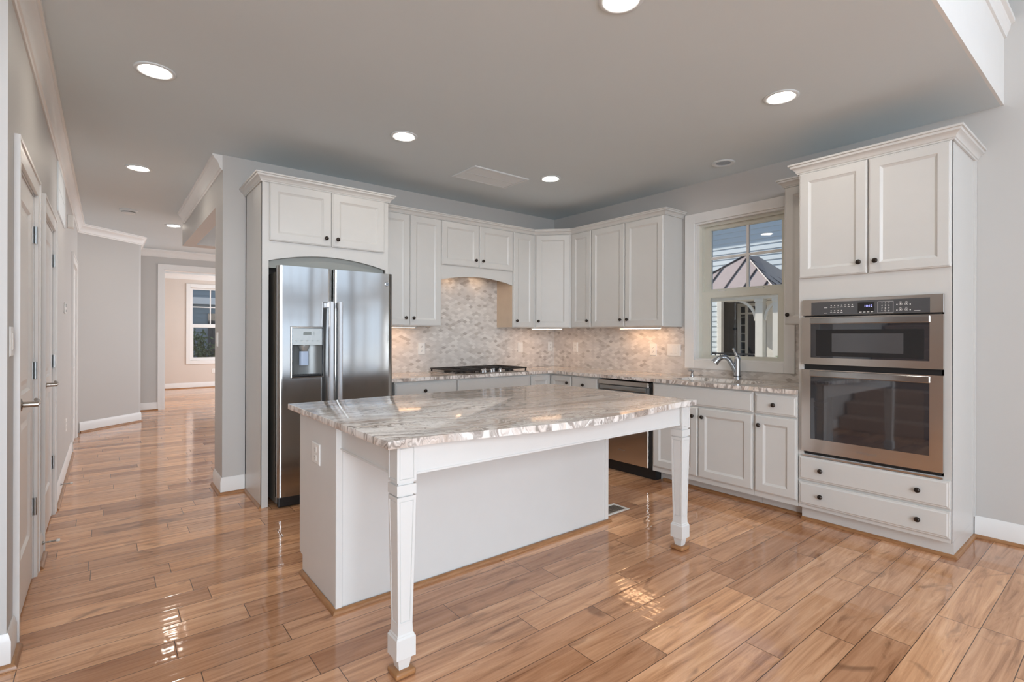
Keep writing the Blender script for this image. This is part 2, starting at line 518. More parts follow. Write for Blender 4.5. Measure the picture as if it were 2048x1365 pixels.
def text(name, body, size, m, parent, loc, rot, depth=0.0004, spacing=1.0):
    cu = bpy.data.curves.new(name, 'FONT')
    cu.body = body
    cu.size = size
    cu.extrude = depth
    cu.align_x = 'CENTER'
    cu.align_y = 'CENTER'
    cu.space_character = spacing
    cu.materials.append(M[m] if isinstance(m, str) else m)
    tmp = bpy.data.objects.new(name, cu)
    col.objects.link(tmp)
    dg = bpy.context.evaluated_depsgraph_get()
    me = bpy.data.meshes.new_from_object(tmp.evaluated_get(dg))
    bpy.data.objects.remove(tmp, do_unlink=True)
    bpy.data.curves.remove(cu)
    o = bpy.data.objects.new(name, me)
    col.objects.link(o)
    o.parent = parent
    o.location = loc
    o.rotation_euler = rot
    return o
FRONT = (PI / 2, 0, 0)       # text that reads from -y in a thing's own frame

# ------------------------------------------------------------------ the setting
bm = BM(); box(bm, -4.5, XR + 0.2, -5.4, 14.7, -0.12, 0.0)
struct('floor', bm, 'floor', 'glossy hand scraped brown plank floor through kitchen and hall', 'floor')
bm = BM(); box(bm, -4.5, XR + 0.2, 0.60, 14.7, ZC, 3.24)
struct('ceiling', bm, 'ceiling', 'flat greige painted ceiling over kitchen and hall', 'ceiling')
bm = BM(); box(bm, -4.5, XR + 0.2, -5.4, 2.9, 5.0, 5.2)
struct('ceiling_great_room', bm, 'ceiling', 'tall white ceiling of the great room behind the camera', 'ceiling')
bm = BM(); box(bm, -4.5, XR, 2.6, 2.75, 3.24, 5.0)  # unseen wall added to stop sun entering above the kitchen ceiling
struct('wall_loft_sun_block', bm, 'wall', 'unseen loft wall added above the kitchen ceiling to keep the sun out', 'wall')
# white fascia of the upper floor edge, its trim and wooden cap
bm = BM(); box(bm, -4.2, XR, 0.585, 0.60, 2.75, 3.19)
struct('wall_fascia', bm, 'trim', 'white fascia band at the upper floor edge over the kitchen', 'wall')
bm = BM(); sweep(bm, [(-4.2, 0.585), (XR - 0.001, 0.585)], [(-0.002, 3.17), (0.012, 3.17), (0.016, 3.19), (0.028, 3.22), (0.032, 3.245), (0.05, 3.25), (0.05, 3.275), (-0.1, 3.275), (-0.1, 3.24), (-0.002, 3.24)], side=1)
struct('trim_1', bm, 'trim', 'white nosing trim along the top of the upper floor edge', 'trim')
bm = BM(); tube(bm, [(-4.2, 0.57, 3.292), (XR - 0.03, 0.57, 3.292)], 0.016, 8)
struct('trim_2', bm, 'rail', 'thin dark wooden cap running along the upper floor edge', 'trim')

# right wall with the kitchen window hole (runs the whole depth)
WY0, WY1, WZ0, WZ1 = 1.88, 2.73, 1.065, 2.37
bm = BM()
HOLES = [(a, b, GZ) for a, b in GY] + [(WY0, WY1, [(WZ0, WZ1)])] + [(a, b, [(0.65, 2.35)]) for a, b, _e in ADDED_SIDE]
_y = -5.4
for a, b, zz in HOLES:
    box(bm, XR, XR + 0.16, _y, a, 0, 5.0)
    _z = 0.0
    for z0, z1 in zz:
        box(bm, XR, XR + 0.16, a, b, _z, z0); _z = z1
    box(bm, XR, XR + 0.16, a, b, _z, 5.0)
    _y = b
box(bm, XR, XR + 0.16, _y, 14.7, 0, 5.0)
struct('wall_right', bm, 'wall', 'greige right wall with the kitchen window', 'wall')
bm = BM(); box(bm, 0.735, XR - 0.001, YB, 5.05, 0, ZC)
struct('wall_back', bm, 'wall', 'greige kitchen back wall ending at the hall corner', 'wall')
# left wall: two closet doors, a cased door further on
DA, DB, DC = (3.01, 3.695), (4.145, 4.89), (7.37, 8.35)
bm = BM()
for a, b in ((2.76, DA[0]), (DA[1], DB[0]), (DB[1], DC[0]), (DC[1], 8.9)):
    box(bm, XL - 0.14, XL, a, b, 0, ZC)
for (a, b), h in ((DA, 2.035), (DB, 2.035), (DC, 2.10)):
    box(bm, XL - 0.14, XL, a, b, h, ZC)
struct('wall_left', bm, 'wall', 'greige left hall wall with closet doors', 'wall')
bm = BM(); box(bm, -4.2, XL - 0.14, 2.76, 2.9, 0, ZC); box(bm, XL - 0.14, XL, 2.755, 2.76, 0, ZC)
struct('wall_near', bm, 'wall', 'greige wall end facing the great room at the left edge', 'wall')
# angled wall, return, hall end wall with opening
A0, A1 = (-0.31, 8.76), (0.375, 9.385)
bm = BM(); prism(bm, [A0, A1, (0.40, 9.42), (0.40, 10.64), (-0.6, 10.64), (-0.6, 8.76)], 0, ZC)
struct('wall_angled', bm, 'wall', 'angled greige wall at the far end of the hall', 'wall')
OX0, OX1, OZ = 0.777, 2.6, 2.42
bm = BM()
box(bm, 0.40, OX0, 10.63, 10.77, 0, ZC)
box(bm, OX0, OX1, 10.63, 10.77, OZ, ZC)
box(bm, OX1, XR, 10.63, 10.77, 0, ZC)
struct('wall_hall_end', bm, 'wall', 'hall end wall around the wide cased opening', 'wall')
FX0, FX1, FZ0, FZ1 = 1.59, 2.47, 0.67, 2.44
bm = BM()
box(bm, 0.2, FX0, 14.5, 14.66, 0, ZC)
box(bm, FX1, XR, 14.5, 14.66, 0, ZC)
box(bm, FX0, FX1, 14.5, 14.66, 0, FZ0)
box(bm, FX0, FX1, 14.5, 14.66, FZ1, ZC)
struct('wall_far', bm, 'far_wall', 'cream far room wall with a window', 'wall')
bm = BM(); box(bm, 0.1, 0.25, 10.641, 14.5, 0, ZC); box(bm, 0.25, 0.399, 10.641, 10.77, 0, ZC)
struct('wall_far_left', bm, 'far_wall', 'cream left wall of the far room', 'wall')
# dropped header over the dining opening
bm = BM()
box(bm, 0.735, 0.857, 5.05, 7.27, 2.393, ZC)
box(bm, 0.735, XR, 7.27, 7.50, 2.393, ZC)
struct('wall_header', bm, 'wall', 'dropped header beam over the dining room opening', 'wall')
bm = BM(); box(bm, -1.2, -1.1, 2.9, 8.76, 0, ZC); box(bm, -1.1, -0.6, 8.66, 8.76, 0, ZC)  # unseen wall added to stop sky light leaking past the hall doors
struct('wall_closet_light_block', bm, 'wall', 'plain unseen wall added behind the hall doors to block stray light', 'wall')
# great room shell behind the camera
bm = BM()
ys = (-5.4, -5.2)
xs = [-4.2] + [v for p in GX for v in p] + [XR]
for i in range(0, len(xs), 2):
    box(bm, xs[i], xs[i + 1], *ys, 0, 5.0)
for a, b in GX:
    box(bm, a, b, *ys, 0, 0.28); box(bm, a, b, *ys, 1.92, 2.36); box(bm, a, b, *ys, 4.10, 5.0)
struct('wall_great_room_back', bm, 'wall', 'great room wall of tall windows behind the camera', 'wall')
bm = BM()
box(bm, -4.4, -4.2, -5.4, 2.9, 0, 5.0)
box(bm, -3.2, -3.06, -5.2, -3.8, 0, 5.0); box(bm, -3.2, -3.06, -1.4, -0.6, 0, 5.0)
box(bm, -3.2, -3.06, -3.8, -1.4, 0, 0.45); box(bm, -3.2, -3.06, -3.8, -1.4, 2.45, 5.0)
struct('wall_great_room_left', bm, 'wall', 'great room left wall behind the camera', 'wall')
bm = BM()
for a, b in GX:
    for z0, z1 in GZ:
        for q in (1, 2, 3): box(bm, a + (b - a) * q / 4 - 0.03, a + (b - a) * q / 4 + 0.03, -5.2, -5.12, z0 + 0.061, z1 - 0.061)
        box(bm, a, b, -5.2, -5.12, z0, z0 + 0.06); box(bm, a, b, -5.2, -5.12, z1 - 0.06, z1)
        box(bm, a, a + 0.06, -5.2, -5.12, z0 + 0.061, z1 - 0.061); box(bm, b - 0.06, b, -5.2, -5.12, z0 + 0.061, z1 - 0.061)
for a, b in GY:
    for z0, z1 in GZ:
        for q in (1, 2): box(bm, XR + 0.02, XR + 0.08, a + (b - a) * q / 3 - 0.03, a + (b - a) * q / 3 + 0.03, z0, z1)
        box(bm, XR - 0.02, XR - 0.001, a - 0.08, b + 0.08, z0 - 0.08, z0); box(bm, XR - 0.02, XR - 0.001, a - 0.08, b + 0.08, z1, z1 + 0.08); box(bm, XR - 0.02, XR - 0.001, a - 0.08, a, z0, z1); box(bm, XR - 0.02, XR - 0.001, b, b + 0.08, z0, z1)
struct('window_3', bm, 'trim', 'white frames of the great room windows behind the camera', 'window')
for i_, (a, b, _e) in enumerate(ADDED_SIDE):  # casings for the unseen windows added as extra room light
    bm = BM()
    for c, d, e_, f_ in ((a - 0.09, a, 0.56, 2.44), (b, b + 0.09, 0.56, 2.44), (a, b, 2.35, 2.44), (a, b, 0.56, 0.65)): box(bm, XR - 0.02, XR - 0.001, c, d, e_, f_)
    struct('window_%d' % (i_ + 4), bm, 'trim', ('white casing of the unseen window added to light the dining room', 'white casing of the unseen window added to light the foyer', 'white casing of the unseen window added to light the far room')[i_], 'window')
# carpeted stairs left of the camera, seen only in the oven glass
bm = BM()
for k in range(9):
    box(bm, -0.45 - 0.27 * (k + 1), -0.45 - 0.27 * k, 1.5, 2.73, 0, 0.185 * (k + 1), 0.02)
struct('floor_stairs', bm, 'carpet', 'beige carpeted stairs rising left of the camera', 'stairs')

# ------------------------------------------------------------------ trim profiles
CROWN = [(0.0, -0.12), (0.008, -0.12), (0.012, -0.108), (0.020, -0.104), (0.024, -0.09), (0.030, -0.068), (0.046, -0.042), (0.060, -0.030), (0.063, -0.018), (0.073, -0.015), (0.075, 0.0), (0.0, 0.0)]
def crown(name, path, label, side=1, z=ZC):
    bm = BM(); sweep(bm, path, [(o, z + h - 0.0005) for o, h in CROWN], side=side)
    return struct(name, bm, 'trim', label, 'crown moulding', 30)
def baseboard(name, path, label, side=1, shoe=True, h=0.135):
    bm = BM(); sweep(bm, path, [(0.0005, 0.001), (0.014, 0.001), (0.014, h - 0.03), (0.010, h - 0.02), (0.008, h - 0.008), (0.004, h), (0.0005, h)], side=side)
    o = struct(name, bm, 'trim', label, 'baseboard', 30)
    if shoe:
        sh(name + '_shoe', path, o, side, 0.014)
    return o
def sh(name, path, parent, side=1, off=0.0, r=0.019):
    bm = BM(); sweep(bm, path, [(off, 0.0006)] + [(off + r * math.cos(t), 0.0006 + r * math.sin(t)) for t in (0, PI / 8, PI / 4, 3 * PI / 8, PI / 2)], side=side)
    return obj('shoe_moulding', bm, 'shoe', parent, 40)

crown('trim_3', [(XL, 2.77), (XL, 8.77)], 'white crown moulding along the left hall wall', 1)
crown('trim_4', [(A0[0] + 0.005, A0[1] + 0.005), A1, (0.40, 9.42), (0.40, 10.63), (0.735 + 2, 10.63)], 'white crown moulding on the angled and end walls of the hall', 1)
crown('trim_5', [(0.735, 4.70), (0.735, 7.27)][::-1], 'white crown moulding on the hall face of the header beam', 1)
crown('trim_6', [(0.25, 14.5), (XR - 0.01, 14.5)], 'cream lit crown moulding in the far room', 1)
baseboard('baseboard_near', [(-1.2, 2.755), (XL - 0.0, 2.755), (XL, 2.91)], 'white baseboard around the wall corner at the left edge', 1)
baseboard('baseboard_between', [(XL, 3.79), (XL, 4.05)], 'short white baseboard between the two closet doors', 1)
baseboard('baseboard_left', [(XL, 4.985), (XL, 7.27)], 'white baseboard along the left hall wall past the closets', 1)
baseboard('baseboard_angled', [(A0[0] + 0.03, A0[1] + 0.027), A1, (0.40, 9.42)], 'white baseboard along the angled hall wall', 1)
baseboard('baseboard_hall_end', [(0.401, 10.63), (0.695, 10.63)], 'short white baseboard beside the cased opening', 1)
baseboard('baseboard_far', [(0.25, 14.5), (XR - 0.01, 14.5)], 'white baseboard under the far room window', 1)
baseboard('baseboard_column', [(0.735, 5.05), (0.735, YB), (0.898, YB)], 'white baseboard around the hall corner beside the refrigerator', 1)
baseboard('baseboard_right', [(XR, 0.715), (XR, -5.0)], 'white baseboard on the right wall beside the oven tower', 1)

# ------------------------------------------------------------------ doors on the left wall
def casing(bm, x0, x1, ztop, w=0.09, t=0.02, z0=0.0):
    # flat stock with a raised back band, in the wall's own frame (x along wall, -y out)
    e = 0.016
    # one mitred U outline per layer: flat stock, then the raised back band outside it
    def U(a, b, top, c, d, top2, y):
        o = [(a, z0), (a, top), (b, top), (b, z0), (d, z0), (d, top2), (c, top2), (c, z0)]
        prism(bm, o, y, -0.0004, 'y')
    U(x0 - w + e, x1 + w - e, ztop + w - e, x0, x1, ztop, -t * 0.72)
    U(x0 - w, x1 + w, ztop + w, x0 - w + e, x1 + w - e, ztop + w - e, -t)
    return bm
PANEL = [(0.0, 0.034), (0.0, 0.0)]
def hall_door(name, label, y0, y1, ztop, lever=True, swing=0.0):
    t = thing(name, label, 'door', (XL, y0, 0), PI / 2, kind='structure')     # x along +Y, -y towards +X
    w = y1 - y0
    obj('casing', casing(BM(), 0.0, w, ztop), 'trim', t)
    bm = BM()
    box(bm, 0, 0.012, 0.0005, 0.13, 0, ztop); box(bm, w - 0.012, w, 0.0005, 0.13, 0, ztop); box(bm, 0, w, 0.0005, 0.13, ztop - 0.012, ztop)
    obj('jamb', bm, 'trim', t)
    bm = BM()
    a, b = 0.015, w - 0.015
    # slab with two sunk panels, built as stiles, rails and sunk fields
    s = 0.115
    yf, yb = 0.004, 0.039
    zr = [(0.012, 0.26), (0.90, 1.01), (ztop - 0.125, ztop - 0.016)]
    box(bm, a, a + s, yf, yb, 0.012, ztop - 0.016); box(bm, b - s, b, yf, yb, 0.012, ztop - 0.016)
    for z0, z1 in zr: box(bm, a + s, b - s, yf, yb, z0, z1)
    for z0, z1 in ((0.26, 0.90), (1.01, ztop - 0.125)):
        ring(bm, a + s, b - s, z0, z1, [(0.0, yf), (0.012, yf + 0.010), (0.035, yf + 0.010), (0.06, yf + 0.004)], back=False)
    sl = obj('slab', bm, 'trim', t)
    if lever:
        bm = BM()
        lx = a + 0.068
        lathe(bm, [(0.032, 0.004), (0.032, -0.004), (0.026, -0.010), (0.013, -0.014), (0.0115, -0.06), (0.0115, -0.064)], 16, 'y', (lx, 0, 0.98))
        tube(bm, [(lx - 0.004, -0.055, 0.98), (lx + 0.04, -0.06, 0.982), (lx + 0.085, -0.056, 0.985), (lx + 0.115, -0.046, 0.99)], [0.0105, 0.0095, 0.009, 0.008], 10)
        obj('lever_handle', bm, 'nickel', sl, 40)
        for z in (1.815, 1.10, 0.38):
            bm = BM()
            lathe(bm, [(0.007, z - 0.045), (0.007, z + 0.045)], 10, 'z', (w - 0.013, -0.006, 0))
            box(bm, w - 0.040, w - 0.014, 0.002, 0.0045, z - 0.045, z + 0.045)
            obj('hinge', bm, 'hinge', t, 40)
    return t
hall_door('door_1', 'white two panel closet door nearest the left edge', DA[0], DA[1], 2.03)
hall_door('door_2', 'white two panel closet door further down the hall', DB[0], DB[1], 2.03)
d3 = hall_door('door_3', 'white cased doorway at the far end of the left hall wall', DC[0], DC[1], 2.10, lever=False)
# cased opening at the hall end
bm = BM(); casing(bm, OX0, OX1, OZ, 0.09, 0.02)
box(bm, OX0 - 0.001, OX0 + 0.012, 0.0, 0.14, 0, OZ); box(bm, OX0, OX1, 0.0, 0.14, OZ - 0.012, OZ)
o = struct('door_4', bm, 'trim', 'white casing of the wide opening to the far room', 'door casing')
o.location = (0, 10.63, 0)

# ------------------------------------------------------------------ windows
def sash(parent, name, x0, x1, z0, z1, y, stile, rail_b, rail_t, m='sill', muntin=None):
    bm = BM()
    box(bm, x0, x0 + stile, y, y + 0.035, z0, z1); box(bm, x1 - stile, x1, y, y + 0.035, z0, z1)
    box(bm, x0 + stile, x1 - stile, y, y + 0.035, z0, z0 + rail_b); box(bm, x0 + stile, x1 - stile, y, y + 0.035, z1 - rail_t, z1)
    g = 0.008
    xa, xb, za, zb = x0 + stile, x1 - stile, z0 + rail_b, z1 - rail_t
    box(bm, xa, xa + g, y + 0.006, y + 0.03, za, zb); box(bm, xb - g, xb, y + 0.006, y + 0.03, za, zb)
    box(bm, xa + g, xb - g, y + 0.006, y + 0.03, za, za + g); box(bm, xa + g, xb - g, y + 0.006, y + 0.03, zb - g, zb)
    s = obj(name, bm, m, parent)
    bm = BM(); box(bm, xa + 0.001, xb - 0.001, y + 0.016, y + 0.020, za + 0.001, zb - 0.001)
    obj('pane', bm, 'glass', s)
    if muntin:
        mx, mz = muntin
        bm = BM()
        box(bm, mx - 0.011, mx + 0.011, y + 0.006, y + 0.030, za + g, zb - g)
        obj('muntin', bm, 'trim', s)
        bm = BM()
        box(bm, xa + g, mx - 0.011, y + 0.006, y + 0.030, mz - 0.011, mz + 0.011)
        box(bm, mx + 0.011, xb - g, y + 0.006, y + 0.030, mz - 0.011, mz + 0.011)
        obj('muntin', bm, 'trim', s)
    return s

# kitchen window: frame of the right wall, x = WY1 - Y, y = X - XR
w1 = thing('window_1', 'white double hung kitchen window over the sink', 'window', (XR, WY1, 0), -PI / 2, kind='structure')
WW = WY1 - WY0
bm = BM()
ci0, ci1 = 0.0, WY1 - 1.905
for a, b, c, d in ((-0.10, ci0, 0.985, 2.46), (ci1, ci1 + 0.087, 0.985, 2.46)):
    box(bm, a, b, -0.018, -0.0005, c, d, 0.002)
box(bm, ci0, ci1, -0.018, -0.0005, 2.37, 2.46, 0.002); box(bm, ci0, ci1, -0.018, -0.0005, 0.985, 1.065, 0.002)
obj('casing', bm, 'trim', w1)
bm = BM()
box(bm, 0.0, 0.016, 0.0, 0.075, WZ0, WZ1); box(bm, WW - 0.012, WW, 0.0, 0.075, WZ0, WZ1)
box(bm, 0.016, WW - 0.012, 0.0, 0.075, WZ1 - 0.016, WZ1); box(bm, 0.016, WW - 0.012, 0.0, 0.075, WZ0, WZ0 + 0.016)
obj('jamb_liner', bm, 'trim', w1)
bm = BM()
box(bm, 0.016, 0.045, 0.05, 0.15, WZ0 + 0.016, WZ1 - 0.016); box(bm, WW - 0.024, WW - 0.012, 0.05, 0.15, WZ0 + 0.016, WZ1 - 0.016)
box(bm, 0.045, WW - 0.024, 0.05, 0.15, WZ1 - 0.040, WZ1 - 0.016); box(bm, 0.045, WW - 0.024, 0.05, 0.15, WZ0 + 0.016, WZ0 + 0.03)
obj('track_frame', bm, 'sill', w1)
us = sash(w1, 'upper_sash', 0.045, WW - 0.020, 1.68, 2.332, 0.088, 0.062, 0.05, 0.03, muntin=(0.463, 2.03))
ls = sash(w1, 'lower_sash', 0.045, WW - 0.020, 1.083, 1.712, 0.052, 0.078, 0.022, 0.055)
bm = BM(); box(bm, 0.20, 0.27, 0.055, 0.085, 1.712, 1.722, 0.003); box(bm, 0.55, 0.62, 0.055, 0.085, 1.712, 1.722, 0.003)
obj('sash_lock', bm, 'trim', ls)
# far room window
w2 = thing('window_2', 'white double hung window in the far room', 'window', (FX0, 14.5, 0), 0, kind='structure')
FW = FX1 - FX0
bm = BM()
for a, b, c, d in ((-0.09, 0.0, 0.58, 2.53), (FW, FW + 0.09, 0.58, 2.53), (0, FW, 2.44, 2.53), (0, FW, 0.58, 0.67)):
    box(bm, a, b, -0.02, -0.0005, c, d, 0.002)
obj('casing', bm, 'trim', w2)
sash(w2, 'upper_sash', 0.002, FW - 0.002, 1.50, 2.438, 0.08, 0.045, 0.05, 0.03, 'trim', muntin=(0.43, 1.975))
sash(w2, 'lower_sash', 0.002, FW - 0.002, 0.672, 1.53, 0.044, 0.055, 0.06, 0.05, 'trim')

# ------------------------------------------------------------------ cabinet kit (frame: x right, -y out, z up)
DOORP = [(0.0, 0.0), (0.0, -0.014), (0.0035, -0.017), (0.006, -0.017), (0.009, -0.020), (0.060, -0.020), (0.0635, -0.0165), (0.074, -0.0105), (0.076, -0.0095)]
DRAWP = [(0.0, 0.0), (0.0, -0.013), (0.004, -0.0155), (0.008, -0.0155), (0.015, -0.020)]
def knob(parent, x, z, y=-0.020, r=0.0155):
    bm = BM()
    lathe(bm, [(0.0075, y + 0.001), (0.0065, y - 0.010), (0.0095, y - 0.0135), (r, y - 0.0165), (r * 1.03, y - 0.0205), (r * 0.86, y - 0.0255), (r * 0.45, y - 0.0285), (0.001, y - 0.0292)], 18, 'y', (x, 0, z))
    return obj('knob', bm, 'bronze', parent, 50)
def cab_door(parent, x0, x1, z0, z1, kx=None, kz=None, name='door', m='cab', stile=None):
    bm = BM()
    P = DOORP if stile is None else [(i if i < 0.05 else i - 0.060 + stile, y) for i, y in DOORP]
    ring(bm, x0, x1, z0, z1, P)
    d = obj(name, bm, m, parent)
    if kx is not None: knob(d, kx, kz)
    return d
def drawer(parent, x0, x1, z0, z1, knobs=(), m='cab', name='drawer'):
    bm = BM(); ring(bm, x0, x1, z0, z1, DRAWP)
    d = obj(name, bm, m, parent)
    for kx in knobs: knob(d, kx, (z0 + z1) / 2)
    return d
def arch_valance(bm, x0, x1, z_end, z_mid, ztop, y0, y1, n=18, flat=0.0):
    pts = [(x0, ztop)]
    pts.append((x0, z_end))
    if flat: pts.append((x0 + flat, z_end))
    a, b = x0 + flat, x1 - flat
    for k in range(1, n):
        t = k / n
        pts.append((a + (b - a) * t, z_end + (z_mid - z_end) * math.sin(PI * t) ** 0.85))
    if flat: pts.append((x1 - flat, z_end))
    pts += [(x1, z_end), (x1, ztop)]
    return prism(bm, pts, y0, y1, 'y')
CABCROWN = [(0.0005, -0.050), (0.010, -0.050), (0.012, -0.042), (0.016, -0.040), (0.019, -0.030), (0.030, -0.017), (0.040, -0.012), (0.042, 0.000), (0.050, 0.002), (0.052, 0.012), (0.0005, 0.012)]
def cab_crown(parent, path, z, side, scale=1.0, name='crown', m='cab'):
    bm = BM(); sweep(bm, path, [(o * scale, z + h * scale) for o, h in CABCROWN], side=side)
    return obj(name, bm, m, parent, 30)

UB, UT = 1.383, 2.44        # upper cabinets
YU = 4.40                   # their box face on the back wall (doors stand 2 cm proud)
XU = 4.115                  # box face on the right wall

# --- refrigerator surround
t = thing('refrigerator_cabinet', 'tall white cabinet surround built around the steel refrigerator', 'cabinet', (0.902, 4.12, 0))
bm = BM(); box(bm, 0, 0.019, 0.0, 0.568, 0, UT); box(bm, 0.0, 0.012, 0.542, 0.568, 0.14, UT)
obj('side_panel', bm, 'cab', t)
bm = BM(); box(bm, 0.9965, 1.0025, 0.0, 0.568, 0, UT)
obj('side_panel', bm, 'cab', t)
bm = BM(); box(bm, 0.0195, 0.996, 0.02, 0.568, 1.945, UT); 
obj('box', bm, 'cab', t)
bm = BM()
box(bm, 0.0, 0.046, -0.0005, 0.019, 0.003, UT - 0.002)
box(bm, 0.046, 1.0025, -0.0005, 0.019, 2.005, UT - 0.002); box(bm, 0.978, 1.0025, -0.0005, 0.019, 1.815, 2.005)
obj('face_frame', bm, 'cab', t)
bm = BM(); arch_valance(bm, 0.046, 0.978, 1.850, 1.917, 2.005, -0.0005, 0.019)
obj('valance', bm, 'cab', t)
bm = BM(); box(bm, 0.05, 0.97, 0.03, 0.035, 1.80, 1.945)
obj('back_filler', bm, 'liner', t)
cab_door(t, 0.048, 0.507, 2.000, 2.433, 0.465, 2.062)
cab_door(t, 0.513, 0.962, 2.000, 2.433, 0.556, 2.062)
cab_crown(t, [(0.0, 0.567), (0.0, -0.001), (1.0028, -0.001), (1.0028, 0.2)], 2.485, 1)
sh('shoe_moulding', [(0.0, 0.565), (0.0, 0.0)], t, 1)

# --- refrigerator (side by side): x from its left edge
t = thing('refrigerator', 'stainless steel side by side refrigerator with a water dispenser', 'refrigerator', (0.985, 4.0, 0))
FWD = 0.915
bm = BM(); box(bm, 0.004, FWD - 0.004, 0.068, 0.64, 0.03, 1.765, 0.004)
box(bm, 0.05, 0.16, 0.05, 0.16, 1.765, 1.79, 0.004); box(bm, FWD - 0.16, FWD - 0.05, 0.05, 0.16, 1.765, 1.79, 0.004)
obj('body', bm, 'side_grey', t)
bm = BM(); box(bm, 0.012, FWD - 0.012, 0.035, 0.068, 0.006, 0.085, 0.01, 3)
for k in range(10): box(bm, 0.05 + 0.085 * k, 0.11 + 0.085 * k, 0.032, 0.036, 0.03, 0.036)
obj('kick_grille', bm, 'black', t)
def fridge_door(name, x0, x1, hole=None):
    w = x1 - x0
    xs = [x0, x0 + 0.003, x0 + 0.010, x0 + 0.022] + [x0 + w * k / 10 for k in range(1, 10)] + [x1 - 0.022, x1 - 0.010, x1 - 0.003, x1]
    zs = [0.088, 1.808]
    if hole:
        hx0, hx1, hz0, hz1 = hole
        xs = [v for v in xs if abs(v - hx0) > 0.012 and abs(v - hx1) > 0.012] + [hx0, hx1]
        zs += [hz0, hz1]
    xs = sorted(xs); zs = sorted(zs)
    def yy(x):
        e = min(x - x0, x1 - x)
        rr = 0.022
        edge = rr - math.sqrt(max(0, rr * rr - (rr - min(e, rr)) ** 2))
        return edge + 0.010 * ((x - (x0 + x1) / 2) / (w / 2)) ** 2
    bm = BM()
    g = [[bm.verts.new((x, yy(x), z)) for x in xs] for z in zs]
    b = [[bm.verts.new((x, 0.064, z)) for x in xs] for z in zs]
    for j in range(len(zs) - 1):
        for i in range(len(xs) - 1):
            if hole and xs[i] >= hole[0] - 1e-6 and xs[i + 1] <= hole[1] + 1e-6 and zs[j] >= hole[2] - 1e-6 and zs[j + 1] <= hole[3] + 1e-6:
                continue
            bm.faces.new((g[j][i], g[j][i + 1], g[j + 1][i + 1], g[j + 1][i]))
    for j in range(len(zs) - 1):
        bm.faces.new((g[j][0], g[j + 1][0], b[j + 1][0], b[j][0])); bm.faces.new((g[j][-1], b[j][-1], b[j + 1][-1], g[j + 1][-1]))
    for i in range(len(xs) - 1):
        for j in (0, len(zs) - 1):
            bm.faces.new((g[j][i], b[j][i], b[j][i + 1], g[j][i + 1]))
    bm.faces.new([b[0][0], b[-1][0], b[-1][-1], b[0][-1]])
    return obj(name, bm, 'steel', t, 35)
fd = fridge_door('freezer_door', 0.0, 0.402, hole=(0.098, 0.322, 0.978, 1.345))
fr = fridge_door('refrigerator_door', 0.410, FWD)
def fridge_handle(x, parent, tilt):
    bm = BM()
    pts, rad = [], []
    for k in range(15):
        u = k / 14
        z = 0.42 + u * 1.13
        y = -0.062 - 0.012 * math.sin(PI * u)
        pts.append((x + tilt * 0.010 * math.sin(PI * u), y, z))
    prev = None
    hw, ht = 0.0175, 0.010
    for p in pts:
        r = [bm.verts.new((p[0] + a * hw, p[1] + b * ht, p[2])) for a, b in ((-1, 1), (-1, -0.4), (-0.6, -1), (0.6, -1), (1, -0.4), (1, 1))]
        if prev:
            for k in range(6): bm.faces.new((prev[k], prev[(k + 1) % 6], r[(k + 1) % 6], r[k]))
        else: bm.faces.new(r)
        prev = r
    bm.faces.new(prev[::-1])
    for z in (0.435, 1.535): box(bm, x - 0.015, x + 0.015, -0.058, 0.004, z - 0.03, z + 0.012, 0.003)
    obj('handle', bm, 'satin', parent, 35)
fridge_handle(0.372, fd, -0.4)
fridge_handle(0.440, fr, -0.4)
# dispenser
dp = thing('dispenser', None, None); dp.parent = fd
bm = BM()
x0, x1, z0, z1 = 0.098, 0.322, 0.978, 1.345
ring(bm, x0 - 0.012, x1 + 0.012, z0 - 0.012, z1 + 0.012, [(0.0, 0.004), (0.003, -0.006), (0.010, -0.008), (0.014, 0.001)], back=False)
bmesh.ops.delete(bm, geom=[f for f in bm.faces if f.calc_area() > 0.05], context='FACES')
obj('bezel', bm, 'chrome', fd)
bm = BM(); box(bm, x0 + 0.002, x1 - 0.002, -0.002, 0.01, 1.215, z1 - 0.002, 0.002)
dpan = obj('control_panel', bm, 'panel_grey', fd)
bpy.data.objects.remove(dp, do_unlink=True)
bm = BM(); box(bm, 0.180, 0.238, -0.0035, -0.001, 1.292, 1.314)
obj('display', bm, 'lcd', dpan)
for k in range(5):
    bm = BM(); box(bm, 0.120 + k * 0.04, 0.135 + k * 0.04, -0.003, -0.0015, 1.245, 1.250); obj('button', bm, 'lcd', fd)
for k in range(3):
    bm = BM(); box(bm, 0.250, 0.262, -0.003, -0.0015, 1.292 + k * 0.009, 1.295 + k * 0.009); obj('button', bm, 'lcd', fd)
bm = BM()
n = 12
pr = [(x0 + 0.001 + (x1 - x0 - 0.002) * k / n, 0.004 + 0.055 * math.sin(PI * k / n) ** 0.5) for k in range(n + 1)]
lo = [bm.verts.new((a, b, z0 + 0.001)) for a, b in pr]; hi = [bm.verts.new((a, b, 1.214)) for a, b in pr]
for k in range(n): bm.faces.new((lo[k], lo[k + 1], hi[k + 1], hi[k]))
bm.faces.new(lo); bm.faces.new(hi)
rec = obj('dispenser_recess', bm, 'recess', fd, 60)
bm = BM(); lathe(bm, [(0.040, 1.213), (0.038, 1.195), (0.026, 1.178), (0.024, 1.170)], 16, 'z', (0.195, 0.032, 0))
obj('spout', bm, 'panel_grey', fd, 40)
bm = BM(); prism(bm, [(0.160, 0.030), (0.170, 0.014), (0.195, 0.010), (0.220, 0.014), (0.230, 0.030), (0.195, 0.024)], 1.062, 1.168)
obj('paddle', bm, 'paddle', fd, 40)
